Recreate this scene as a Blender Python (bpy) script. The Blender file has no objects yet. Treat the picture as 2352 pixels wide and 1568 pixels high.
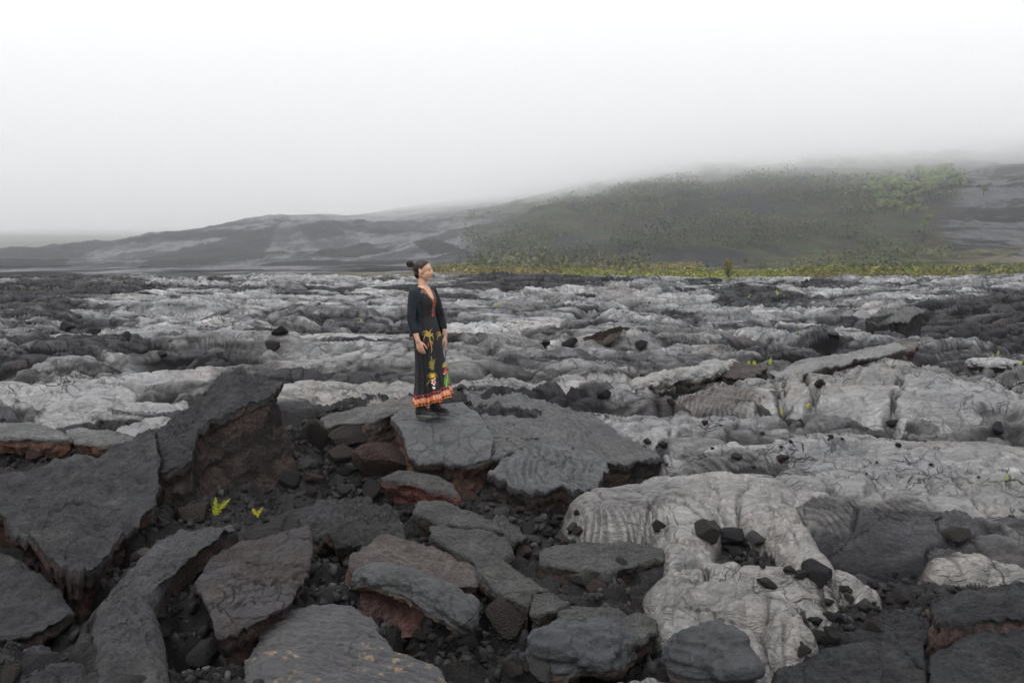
import bpy, bmesh, math, random, time
import numpy as np
from mathutils import Vector, Matrix
T0 = time.time()
rnd = random.Random(7)
sc = bpy.context.scene
COL = sc.collection
R = math.radians

# ------------------------------------------------------------------ camera, sky, sun, exposure
F_PX, HOR, CAMZ = 768.0, 268.0, 1.55
PITCH = math.atan((341.0 - HOR) / F_PX)
cam_d = bpy.data.cameras.new("camera"); cam = bpy.data.objects.new("camera", cam_d); COL.objects.link(cam)
cam_d.sensor_width = 36.0; cam_d.lens = 36.0 * F_PX / 1024.0
cam_d.clip_start = 0.1; cam_d.clip_end = 20000
cam.location = (0, 0, CAMZ); cam.rotation_euler = (math.pi / 2 - PITCH, 0, 0)
sc.camera = cam

world = bpy.data.worlds.new("World"); sc.world = world; world.use_nodes = True
wn = world.node_tree.nodes; wl = world.node_tree.links; wn.clear()
SUN_EL, SUN_ROT = R(58), R(-70)
sky = wn.new("ShaderNodeTexSky"); sky.sky_type = 'NISHITA'; sky.sun_disc = False
sky.sun_elevation = SUN_EL; sky.sun_rotation = SUN_ROT
hs = wn.new("ShaderNodeHueSaturation"); hs.inputs['Saturation'].default_value = 0.12
wl.new(sky.outputs[0], hs.inputs['Color'])
mx = wn.new("ShaderNodeMix"); mx.data_type = 'RGBA'; mx.inputs[0].default_value = 0.9
wl.new(hs.outputs[0], mx.inputs[6]); mx.inputs[7].default_value = (11.9, 12.0, 12.15, 1)
bg = wn.new("ShaderNodeBackground"); bg.inputs['Strength'].default_value = 0.119
# an overcast sky is about three times as bright overhead as at the horizon
tcw = wn.new("ShaderNodeTexCoord"); sxyz = wn.new("ShaderNodeSeparateXYZ"); wl.new(tcw.outputs['Generated'], sxyz.inputs[0])
mr_ = wn.new("ShaderNodeMapRange"); wl.new(sxyz.outputs['Z'], mr_.inputs[0])
mr_.inputs[1].default_value = 0.0; mr_.inputs[2].default_value = 1.0; mr_.inputs[3].default_value = 0.52; mr_.inputs[4].default_value = 1.75
vm_ = wn.new("ShaderNodeVectorMath"); vm_.operation = 'SCALE'; wl.new(mx.outputs[2], vm_.inputs[0]); wl.new(mr_.outputs[0], vm_.inputs['Scale'])
wl.new(vm_.outputs[0], bg.inputs['Color'])
wo = wn.new("ShaderNodeOutputWorld"); wl.new(bg.outputs[0], wo.inputs['Surface'])

sun_d = bpy.data.lights.new("sun", 'SUN'); sun_d.energy = 1.5; sun_d.angle = R(18); sun_d.color = (1, 0.975, 0.94)
sun = bpy.data.objects.new("sun", sun_d); COL.objects.link(sun)
# sun high, from the left and slightly behind the camera
sun.rotation_euler = (R(28), R(-22), 0)

sc.view_settings.view_transform = 'Standard'; sc.view_settings.look = 'None'
sc.view_settings.exposure = 0.0; sc.view_settings.gamma = 1.0
sc.render.engine = 'CYCLES'
sc.cycles.volume_bounces = 6
sc.cycles.max_bounces = 8
sc.cycles.diffuse_bounces = 3
sc.cycles.use_denoising = True

# ------------------------------------------------------------------ numpy noise
f32 = np.float32
def h2(ix, iy, seed=0):
    h = (ix.astype(np.int64) * 374761393 + iy.astype(np.int64) * 668265263 + seed * 1274126177) & 0xffffffff
    h = ((h ^ (h >> 13)) * 1274126177) & 0xffffffff
    h = ((h ^ (h >> 16)) * 2246822519) & 0xffffffff
    h = h ^ (h >> 15)
    return (h & 0xffffff).astype(f32) / f32(0x1000000)
def vnoise(x, y, seed=0):
    x0 = np.floor(x); y0 = np.floor(y)
    fx = (x - x0).astype(f32); fy = (y - y0).astype(f32)
    fx = fx * fx * fx * (fx * (fx * 6 - 15) + 10); fy = fy * fy * fy * (fy * (fy * 6 - 15) + 10)
    a = h2(x0, y0, seed); b = h2(x0 + 1, y0, seed); c = h2(x0, y0 + 1, seed); d = h2(x0 + 1, y0 + 1, seed)
    return (a + (b - a) * fx) * (1 - fy) + (c + (d - c) * fx) * fy
def fbm(x, y, octv=4, seed=0, gain=0.5):
    s = 0; a = 1.0; n = 0
    for i in range(octv):
        s = s + a * (vnoise(x, y, seed + i * 17) * 2 - 1); n += a
        x = x * 2.03 + 11.3; y = y * 2.03 - 7.1; a *= gain
    return s / n
def worley(x, y, seed=0, jit=0.9):
    """F1, F2, random id, offset to the cell point"""
    x0 = np.floor(x); y0 = np.floor(y)
    F1 = np.full(x.shape, 9.0, f32); F2 = F1.copy(); ID = np.zeros(x.shape, f32)
    DX = np.zeros(x.shape, f32); DY = DX.copy()
    for i in (-1, 0, 1):
        for j in (-1, 0, 1):
            cx = x0 + i; cy = y0 + j
            px = cx + 0.5 + jit * (h2(cx, cy, seed) - 0.5); py = cy + 0.5 + jit * (h2(cx, cy, seed + 5) - 0.5)
            dx = (x - px).astype(f32); dy = (y - py).astype(f32); d = np.sqrt(dx * dx + dy * dy)
            m = d < F1
            F2 = np.where(m, F1, np.minimum(F2, d))
            F1 = np.where(m, d, F1); ID = np.where(m, h2(cx, cy, seed + 9), ID)
            DX = np.where(m, dx, DX); DY = np.where(m, dy, DY)
    return F1, F2, ID, DX, DY
def sstep(a, b, x):
    t = np.clip((x - a) / (b - a), 0, 1); return t * t * (3 - 2 * t)
def fr(v, k):                                       # a fresh random number out of another
    return np.modf(v * (127.1 + k * 31.7))[0]

# ------------------------------------------------------------------ photo position -> place on the ground
cp, sp = math.cos(PITCH), math.sin(PITCH)
def ray(X, Y):                                      # X, Y measured on the 2352-wide view of the photograph
    u = X * 1024 / 2352.0; v = Y * 1024 / 2352.0
    a = (u - 512) / F_PX; b = (341 - v) / F_PX
    return np.array([a, cp + b * sp, -sp + b * cp])
_zy = np.array([0, 3.5, 5.0, 6.0, 7.0, 8.0, 10.0, 20.0, 30.0, 42.0, 52.0, 60.0, 68.0, 82.0])
_zz = np.array([-.70, -.68, -.63, -.58, -.47, -.34, -.24, .05, .36, .74, .86, .78, .3, -.6])
def zbase(y):
    return np.interp(y, _zy, _zz)
def onplane(X, Y, z):
    r = ray(X, Y); t = (z - CAMZ) / r[2]; return np.array([r[0] * t, r[1] * t, z])
def G(X, Y, dz=0.0):                                # point of the smooth ground under that view position
    r = ray(X, Y)
    lo, hi = 1.0, 400.0
    for _ in range(50):
        m = (lo + hi) / 2
        if CAMZ + r[2] * m > zbase(r[1] * m) + dz: lo = m
        else: hi = m
    return np.array([r[0] * lo, r[1] * lo, CAMZ + r[2] * lo])

# ------------------------------------------------------------------ object helpers
def tag(o, label=None, cat=None, group=None, kind=None):
    if label: o["label"] = label
    if cat: o["category"] = cat
    if group: o["group"] = group
    if kind: o["kind"] = kind
    return o
def link(name, me, mat=None, parent=None, smooth=True):
    o = bpy.data.objects.new(name, me); COL.objects.link(o)
    if mat is not None and not me.materials: me.materials.append(mat)
    if parent is not None: o.parent = parent
    if smooth and len(me.polygons):
        me.polygons.foreach_set("use_smooth", np.ones(len(me.polygons), dtype=bool))
    return o
def mesh_np(name, co, quads=None, tris=None, cols=None, faces=None):
    me = bpy.data.meshes.new(name)
    if faces is not None:
        me.from_pydata([tuple(map(float, c)) for c in co], [], faces)
    else:
        F = quads if quads is not None else tris
        k = F.shape[1]
        me.vertices.add(len(co)); me.vertices.foreach_set("co", np.ascontiguousarray(co, dtype=f32).ravel())
        me.loops.add(F.size); me.loops.foreach_set("vertex_index", F.astype(np.int32).ravel())
        me.polygons.add(len(F)); me.polygons.foreach_set("loop_start", np.arange(0, F.size, k, dtype=np.int32))
        me.update(calc_edges=True)
    if cols:
        for cn, arr in cols.items():
            a = me.color_attributes.new(cn, 'FLOAT_COLOR', 'POINT')
            if arr.shape[1] == 3: arr = np.concatenate([arr, np.ones((len(arr), 1), arr.dtype)], 1)
            a.data.foreach_set("color", np.ascontiguousarray(arr, dtype=f32).ravel())
    me.validate(verbose=False)
    return me
def grid_quads(nr, nc, wrap=False):
    i = np.arange(nr - 1)[:, None]; j = np.arange(nc if wrap else nc - 1)[None, :]
    j2 = (j + 1) % nc
    return np.stack([i * nc + j, i * nc + j2, (i + 1) * nc + j2, (i + 1) * nc + j], -1).reshape(-1, 4)
def empty(name, loc, rz=0.0):
    o = bpy.data.objects.new(name, None); COL.objects.link(o); o.location = loc; o.rotation_euler = (0, 0, rz)
    o.empty_display_size = 0.2
    return o

# ------------------------------------------------------------------ materials
class NT:
    def __init__(s, name):
        s.m = bpy.data.materials.new(name); s.m.use_nodes = True; s.t = s.m.node_tree; s.n = s.t.nodes; s.n.clear()
        s.out = s.n.new("ShaderNodeOutputMaterial")
    def new(s, typ, ins=None, **kw):
        nd = s.n.new(typ)
        for k, v in kw.items(): setattr(nd, k, v)
        for k, v in (ins or {}).items():
            if isinstance(v, bpy.types.NodeSocket): s.t.links.new(v, nd.inputs[k])
            else: nd.inputs[k].default_value = v
        return nd
    def math(s, op, a, b=0.0, c=0.0, clamp=False):
        nd = s.new("ShaderNodeMath", {0: a, 1: b, 2: c}, operation=op); nd.use_clamp = clamp; return nd.outputs[0]
    def mixc(s, f, a, b, mode='MIX'):
        nd = s.new("ShaderNodeMix", data_type='RGBA', blend_type=mode)
        for k, v in ((0, f), (6, a), (7, b)):
            if isinstance(v, bpy.types.NodeSocket): s.t.links.new(v, nd.inputs[k])
            else: nd.inputs[k].default_value = v
        return nd.outputs[2]
    def ramp(s, f, stops):
        nd = s.new("ShaderNodeValToRGB", {0: f}); e = nd.color_ramp.elements
        while len(e) < len(stops): e.new(0.5)
        for q, (p, c) in zip(e, stops): q.position = p; q.color = (c, c, c, 1) if not hasattr(c, '__len__') else (*c, 1)
        return nd.outputs[0]
    def done(s, sh, vol=None):
        if sh is not None: s.t.links.new(sh, s.out.inputs['Surface'])
        if vol is not None: s.t.links.new(vol, s.out.inputs['Volume'])
        return s.m

def lava_material(name, crack=5.0, rough=0.5, grain=1.0, spec=0.5, bump=1.0, grainscale=70.0):
    """colour from the vertex attribute Col; Msk.r = shrinkage cracks, Msk.g = coarse cinder grain, Msk.b = glassy sheen"""
    t = NT(name)
    co = t.new("ShaderNodeTexCoord").outputs['Object']
    col = t.new("ShaderNodeAttribute", attribute_name="Col").outputs['Color']
    msk = t.new("ShaderNodeSeparateColor", {0: t.new("ShaderNodeAttribute", attribute_name="Msk").outputs['Color']})
    mr, mg, mb = msk.outputs[0], msk.outputs[1], msk.outputs[2]
    n1 = t.new("ShaderNodeTexNoise", {'Vector': co, 'Scale': 3.1, 'Detail': 8.0, 'Roughness': 0.62}).outputs[0]
    n2 = t.new("ShaderNodeTexNoise", {'Vector': co, 'Scale': 26.0, 'Detail': 6.0, 'Roughness': 0.7}).outputs[0]
    n3 = t.new("ShaderNodeTexNoise", {'Vector': co, 'Scale': grainscale, 'Detail': 4.0, 'Roughness': 0.75}).outputs[0]
    warp = t.new("ShaderNodeTexNoise", {'Vector': co, 'Scale': 4.0, 'Detail': 3.0})
    wv = t.new("ShaderNodeVectorMath", {0: warp.outputs[1], 1: (0.5, 0.5, 0.5)}, operation='SUBTRACT').outputs[0]
    wv = t.new("ShaderNodeVectorMath", {0: wv, 'Scale': 0.26}, operation='SCALE').outputs[0]
    cc = t.new("ShaderNodeVectorMath", {0: co, 1: wv}, operation='ADD').outputs[0]
    cc = t.new("ShaderNodeVectorMath", {0: cc, 1: (0.8, 1.0, 1.0)}, operation='MULTIPLY').outputs[0]
    v1 = t.new("ShaderNodeTexVoronoi", {'Vector': cc, 'Scale': crack, 'Randomness': 1.0}, feature='DISTANCE_TO_EDGE').outputs[0]
    v2 = t.new("ShaderNodeTexVoronoi", {'Vector': cc, 'Scale': crack * 0.37, 'Randomness': 1.0}, feature='DISTANCE_TO_EDGE').outputs[0]
    # crack width changes from place to place, some cracks vanish
    wid = t.ramp(t.new("ShaderNodeTexNoise", {'Vector': co, 'Scale': 2.2, 'Detail': 2.0}).outputs[0], [(0.38, 0.0), (0.62, 1.0)])
    c1 = t.math('SUBTRACT', 1.0, t.math('DIVIDE', v1, t.math('MULTIPLY_ADD', wid, 0.050, 0.003)), clamp=True)
    c2 = t.math('SUBTRACT', 1.0, t.math('DIVIDE', v2, 0.017), clamp=True)
    cr = t.math('MULTIPLY', t.math('MAXIMUM', c1, c2), mr, clamp=True)
    some = t.ramp(t.new("ShaderNodeTexNoise", {'Vector': co, 'Scale': 0.9, 'Detail': 3.0}).outputs[0], [(0.42, 0.05), (0.60, 0.9)])
    cr = t.math('MULTIPLY', cr, some)
    crs = t.math('POWER', cr, 0.7)
    # flow lines: fine streaks drawn out along the skin
    st_v = t.new("ShaderNodeVectorMath", {0: cc, 1: (2.2, 26.0, 20.0)}, operation='MULTIPLY').outputs[0]
    stn = t.new("ShaderNodeTexNoise", {'Vector': st_v, 'Scale': 1.0, 'Detail': 5.0, 'Roughness': 0.6, 'Distortion': 0.4}).outputs[0]
    stm = t.math('MULTIPLY', t.math('SUBTRACT', stn, 0.5), t.math('MULTIPLY_ADD', mg, -0.6, 1.0))
    # colour
    var = t.math('MULTIPLY_ADD', t.math('SUBTRACT', n1, 0.5), 1.5, 1.0)
    var = t.math('MULTIPLY', var, t.math('MULTIPLY_ADD', t.math('SUBTRACT', n2, 0.5), t.math('MULTIPLY_ADD', mg, 0.9, 0.5), 1.0))
    gv = t.math('MULTIPLY_ADD', t.math('SUBTRACT', n3, 0.5), t.math('MULTIPLY_ADD', mg, 2.4, 0.6), 1.0)
    gv = t.math('MULTIPLY', gv, t.math('MULTIPLY_ADD', stm, 2.7, 1.0))
    var = t.math('MAXIMUM', t.math('MULTIPLY', var, gv), 0.12)
    vc = t.new("ShaderNodeCombineColor", {0: var, 1: var, 2: var}).outputs[0]
    c = t.mixc(1.0, col, vc, 'MULTIPLY')
    # weathered tan / charcoal blotches on the glassy skin
    bl = t.ramp(t.new("ShaderNodeTexNoise", {'Vector': co, 'Scale': 1.7, 'Detail': 7.0, 'Roughness': 0.6, 'Distortion': 0.6}).outputs[0], [(0.44, 0.0), (0.56, 1.0)])
    dk = t.mixc(t.math('MULTIPLY', t.math('MULTIPLY', bl, mr), 0.62), c, (0.05, 0.052, 0.058, 1))
    c = t.mixc(t.math('MULTIPLY', crs, 0.80), dk, (0.010, 0.010, 0.011, 1))
    rg = t.math('MULTIPLY_ADD', n2, 0.25, rough)
    rg = t.math('SUBTRACT', rg, t.math('MULTIPLY', mb, 0.28))
    rg = t.math('ADD', rg, t.math('MULTIPLY', mg, 0.2), clamp=True)
    # relief
    hgt = t.math('MULTIPLY', n2, t.math('MULTIPLY_ADD', mg, 0.016 * bump, 0.004))
    hgt = t.math('ADD', hgt, t.math('MULTIPLY', t.math('MULTIPLY', n3, t.math('MULTIPLY_ADD', mg, 0.9, 0.12)), 0.014 * grain))
    hgt = t.math('ADD', hgt, t.math('MULTIPLY', t.math('MULTIPLY', n1, mg), 0.05 * bump))
    hgt = t.math('ADD', hgt, t.math('MULTIPLY', stm, 0.030))
    hgt = t.math('SUBTRACT', hgt, t.math('MULTIPLY', cr, 0.02))
    bp = t.new("ShaderNodeBump", {'Height': hgt, 'Distance': 1.0, 'Strength': 1.0})
    p = t.new("ShaderNodeBsdfPrincipled", {'Base Color': c, 'Roughness': rg, 'Normal': bp.outputs[0],
              'Specular IOR Level': t.math('MULTIPLY', t.math('MULTIPLY_ADD', mb, 0.95, spec * 0.22), t.math('SUBTRACT', 1.0, cr, clamp=True))})
    return t.done(p.outputs[0])

def plain(name, c, rough=0.7, spec=0.4, noise=0.25, scale=20.0, bump=0.0, attr=None, trans=0.0):
    t = NT(name)
    co = t.new("ShaderNodeTexCoord").outputs['Object']
    n = t.new("ShaderNodeTexNoise", {'Vector': co, 'Scale': scale, 'Detail': 4.0}).outputs[0]
    v = t.math('MULTIPLY_ADD', t.math('SUBTRACT', n, 0.5), noise * 2, 1.0)
    vc = t.new("ShaderNodeCombineColor", {0: v, 1: v, 2: v}).outputs[0]
    base = t.new("ShaderNodeAttribute", attribute_name=attr).outputs['Color'] if attr else (*c, 1)
    cc = t.mixc(1.0, base, vc, 'MULTIPLY')
    ins = {'Base Color': cc, 'Roughness': rough, 'Specular IOR Level': spec}
    if bump:
        ins['Normal'] = t.new("ShaderNodeBump", {'Height': n, 'Distance': bump, 'Strength': 1.0}).outputs[0]
    p = t.new("ShaderNodeBsdfPrincipled", ins)
    sh = p.outputs[0]
    if trans:
        tr = t.new("ShaderNodeBsdfTranslucent", {'Color': cc})
        sh = t.new("ShaderNodeMixShader", {0: trans, 1: sh, 2: tr.outputs[0]}).outputs[0]
    return t.done(sh)
# ================================================================== far ground, hills, haze, cloud
ZC = 46.0                                            # height of the cloud base
def far_height(u, D):
    """u: bearing as the column it has in the picture, D: distance straight ahead"""
    yf = np.interp(u, [-900, 0, 300, 500, 600, 700, 800, 900, 1024, 1900], [230, 225, 214, 197, 181, 169, 163, 158, 146, 130])
    Rc = (ZC - CAMZ) * F_PX / (HOR - yf)
    Db = np.interp(u, [-900, 0, 400, 600, 1024, 1900], [190, 180, 165, 125, 105, 100])
    zb = 0.25 + 0.028 * np.clip(D - 62, 0, 60)
    s = np.maximum((D - Db) / (Rc - Db), 0)
    main = zb + (ZC - zb) * np.where(s < 1, s ** 1.12, 1 + (s - 1) * 1.12)
    main = np.minimum(main, 150)
    ys = np.interp(u, [-900, 0, 65, 150, 220, 280, 340, 420], [262, 250, 243, 233, 223, 213, 204, 194])
    zr = CAMZ + 420 * (HOR - ys) / F_PX
    s2 = np.clip((D - Db) / (420 - Db), 0, 3)
    left = np.where(s2 < 1, zb + (zr - zb) * s2 ** 1.1, zr - (D - 420) * 0.12)
    far = np.where(D > 470, (D - 470) * 0.15, -3)
    left = np.maximum(left, np.minimum(far, 150))
    w = sstep(430, 230, u)
    return main * (1 - w) + left * w
def hill_noise(x, y, u, D):
    up = sstep(120, 260, D)
    gx = fbm(x / 34, y / 90, 4, 31)
    n = gx * 7.0 * up * sstep(420, 620, u) + fbm(x / 60, y / 60, 5, 33) * 5.0 * up + fbm(x / 9, y / 9, 3, 35) * 0.7 * (0.15 + up)
    cf = 1 - 0.65 * sstep(18, 40, far_height(u, D)); n = n + fbm(x / 4, y / 4, 4, 37) * 0.9 * up
    return n * cf
ang = np.radians(np.linspace(-60, 60, 1300)); us = 512 + F_PX * np.tan(ang)
rr = np.concatenate([np.geomspace(62, 620, 420), np.geomspace(625, 1500, 70)])
Rg, Ag = np.meshgrid(rr, ang, indexing='ij'); U = np.broadcast_to(us, Rg.shape)
X = Rg * np.sin(Ag); Y = Rg * np.cos(Ag)
Zf = far_height(U, Y) + hill_noise(X, Y, U, Y)
Zf += fbm(X / 6, Y / 6, 3, 41) * 0.18
V = HOR - F_PX * (Zf - CAMZ) / Y
wx = fbm(X / 40, Y / 40, 5, 51) * 30; wy = fbm(X / 40, Y / 40, 5, 52) * 18
lava_n = fbm((X + Y * 0.5) / 46 + wx / 30, Y / 60 + wy / 14, 6, 53)
streak = fbm((X * 0.95 - Y * 0.3) / 9 + wx / 12, (Y + X * 0.2) / 34 + wy / 12, 6, 55, gain=.65)
dark = np.array([0.022, 0.022, 0.025]); silver = np.array([0.20, 0.20, 0.21]); grn = np.array([0.052, 0.068, 0.030])
brn = np.array([0.048, 0.040, 0.030]); gras = np.array([0.13, 0.115, 0.055]); scree = np.array([0.026, 0.025, 0.028])
def inpoly(px, py, poly):
    c = np.zeros(px.shape, bool); n = len(poly)
    for i in range(n):
        x1, y1 = poly[i]; x2, y2 = poly[i - 1]
        if y1 == y2: continue
        c ^= ((y1 > py) != (y2 > py)) & (px < (x2 - x1) * (py - y1) / (y2 - y1) + x1)
    return c
silv = sstep(-0.02, 0.16, lava_n + 0.10) * (0.25 + 0.75 * sstep(-0.25, 0.25, streak))
Uw = U + wx * 0.35; Vw = V + wy * 0.25
for poly in ([(138, 268), (200, 266), (262, 259), (280, 224), (240, 232), (150, 257)], [(0, 268), (70, 267), (74, 258), (100, 247), (160, 236), (210, 226), (120, 238), (0, 250)],
             [(300, 225), (330, 222), (345, 235), (310, 240)], [(410, 240), (440, 240), (470, 252), (430, 256)]):
    silv = silv * (1 - 0.93 * inpoly(Uw, Vw, poly))
c = dark * (1 - silv[..., None]) + silver * silv[..., None]
vegn = fbm(X / 13 + wx / 20, Y / 62 + wy / 30, 6, 61, gain=.62); veg2 = fbm(X / 5, Y / 22, 5, 63, gain=.65)
vz = sstep(445, 520, U + wx)                                        # vegetated slope right of the flows
vegc = brn * (1 - sstep(-0.3, 0.3, veg2)[..., None]) + grn * sstep(-0.3, 0.3, veg2)[..., None]
vm = sstep(-0.25, 0.12, vegn) * 0.95
vegcol = scree * (1 - vm[..., None]) + vegc * vm[..., None]
c = c * (1 - vz[..., None]) + vegcol * vz[..., None]
lz = sstep(925, 955, U + wx * 0.8 + (V - 240) * 0.3)                 # grey flow on the far right
sl2 = sstep(-0.1, 0.15, streak + lava_n * 0.6) * 0.62
lc = dark * (1 - sl2[..., None]) + silver * sl2[..., None]
c = c * (1 - lz[..., None]) + lc * lz[..., None]
bp_ = inpoly(Uw, Vw, [(880, 262), (930, 262), (990, 270), (1030, 276), (880, 276), (850, 270)])
c = np.where(bp_[..., None], dark, c)
# green far slope behind the dark ridge at left
fz = (sstep(460, 500, Y) * sstep(335, 280, U))[..., None]
c = c * (1 - fz) + np.array([0.075, 0.085, 0.05]) * fz
# dry grass apron at the foot of the slope
gb = sstep(130, 112, Y + fbm(X / 20, Y / 8, 3, 71) * 26) * sstep(440, 500, U) * sstep(72, 78, Y)
gb2 = sstep(0.05, 0.25, fbm(X / 10, Y / 5, 4, 73) + 0.12)
apron = inpoly(Uw + veg2 * 25, V + veg2 * 1.5, [(462, 262), (520, 265), (620, 270), (700, 274), (900, 290), (120, 290), (230, 275), (330, 274), (470, 270)])
gb = np.maximum(gb * gb2, apron * 0.85) * (0.4 + 0.6 * sstep(-.4, .3, veg2)); gb = gb[..., None]
c = c * (1 - gb) + gras * gb
# two narrow benches of dry grass (old trail) across the slope
for pts in ([(570, 274), (640, 270), (725, 266), (800, 261), (835, 256)], [(885, 240), (905, 238), (940, 235), (965, 230)]):
    q = np.array(pts, float); yy = np.interp(U, q[:, 0], q[:, 1], left=-99, right=-99)
    m = (np.abs(V - yy + wy * 0.05) < 0.55 + 0.4 * veg2)[..., None]
    c = np.where(m, gras * 0.85, c)
msk = np.zeros_like(c); msk[..., 1] = 0.6
co = np.stack([X, Y, Zf], -1).reshape(-1, 3)
t = NT("hillside_ground")
col = t.new("ShaderNodeAttribute", attribute_name="Col").outputs['Color']
co_ = t.new("ShaderNodeTexCoord").outputs['Object']
co_ = t.new("ShaderNodeVectorMath", {0: co_, 1: (1.0, 0.22, 1.0)}, operation='MULTIPLY').outputs[0]
na = t.new("ShaderNodeTexNoise", {'Vector': co_, 'Scale': 0.35, 'Detail': 10.0, 'Roughness': 0.75}).outputs[0]
nb_ = t.new("ShaderNodeTexNoise", {'Vector': co_, 'Scale': 2.0, 'Detail': 6.0, 'Roughness': 0.8}).outputs[0]
vv = t.math('MULTIPLY', t.math('MULTIPLY_ADD', t.math('SUBTRACT', na, 0.5), 2.6, 1.0), t.math('MULTIPLY_ADD', t.math('SUBTRACT', nb_, 0.5), 2.0, 1.0))
vv = t.math('MAXIMUM', vv, 0.15)
cc = t.mixc(1.0, col, t.new("ShaderNodeCombineColor", {0: vv, 1: vv, 2: vv}).outputs[0], 'MULTIPLY')
bpn = t.new("ShaderNodeBump", {'Height': na, 'Distance': 2.5, 'Strength': 1.0})
p = t.new("ShaderNodeBsdfPrincipled", {'Base Color': cc, 'Roughness': 0.9, 'Specular IOR Level': 0.2, 'Normal': bpn.outputs[0]})
M_hill = t.done(p.outputs[0])
hill = link("hills", mesh_np("hills", co, quads=grid_quads(*Rg.shape)[:, ::-1], cols={"Col": c.reshape(-1, 3)}), M_hill)
tag(hill, kind="structure")
def hill_at(u, D):
    x = (u - 512) / F_PX * D
    a = np.array([u]); d = np.array([D]); xx = np.array([x])
    z = far_height(a, d) + hill_noise(xx, d, a, d) + fbm(xx / 6, d / 6, 3, 41) * 0.25
    return np.array([x, D, float(z[0])])
def hill_hit(u, v):
    """place on the slope seen at picture column u, row v"""
    D = np.geomspace(85, 620, 1500); x = (u - 512) / F_PX * D; a = np.full_like(D, u)
    z = far_height(a, D) + hill_noise(x, D, a, D)
    vv = HOR - F_PX * (z - CAMZ) / D
    i = int(np.argmax(vv <= v)) if (vv <= v).any() else 0
    return hill_at(u, float(D[i])) if i else None

def volume_mat(name, color, dens, aniso=0.0):
    t = NT(name)
    v = t.new("ShaderNodeVolumePrincipled", {'Color': (*color, 1), 'Density': dens, 'Anisotropy': aniso})
    return t.done(None, v.outputs[0])
def boxmesh(name, x0, x1, y0, y1, z0, z1):
    co = [(x, y, z) for x in (x0, x1) for y in (y0, y1) for z in (z0, z1)]
    f = [(0, 1, 3, 2), (4, 6, 7, 5), (0, 4, 5, 1), (2, 3, 7, 6), (0, 2, 6, 4), (1, 5, 7, 3)]
    return mesh_np(name, co, faces=f)
hz = link("haze", boxmesh("haze", -1700, 1700, -300, 1600, -16, 210), volume_mat("haze_air", (0.89, 0.935, 1.0), 0.00028), smooth=False)
tag(hz, kind="stuff")
# low cloud: its base is ragged, so it thickens upwards in layers
CL = [(-6, 22, .0010), (22, 29, .0026), (29, 35, .0085), (35, 41, .0160), (41, 65, .0230)]
for z0, z1, dens in CL:
    cl = link("cloud", boxmesh("cloud", -2600, 2600, 95 + z0 * .2, 2600, z0, z1 - .2), volume_mat("cloud_mist", (0.998, 0.999, 1.0), dens, 0.2), smooth=False)
    tag(cl, kind="stuff")
print("land", round(time.time() - T0, 1))
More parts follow.
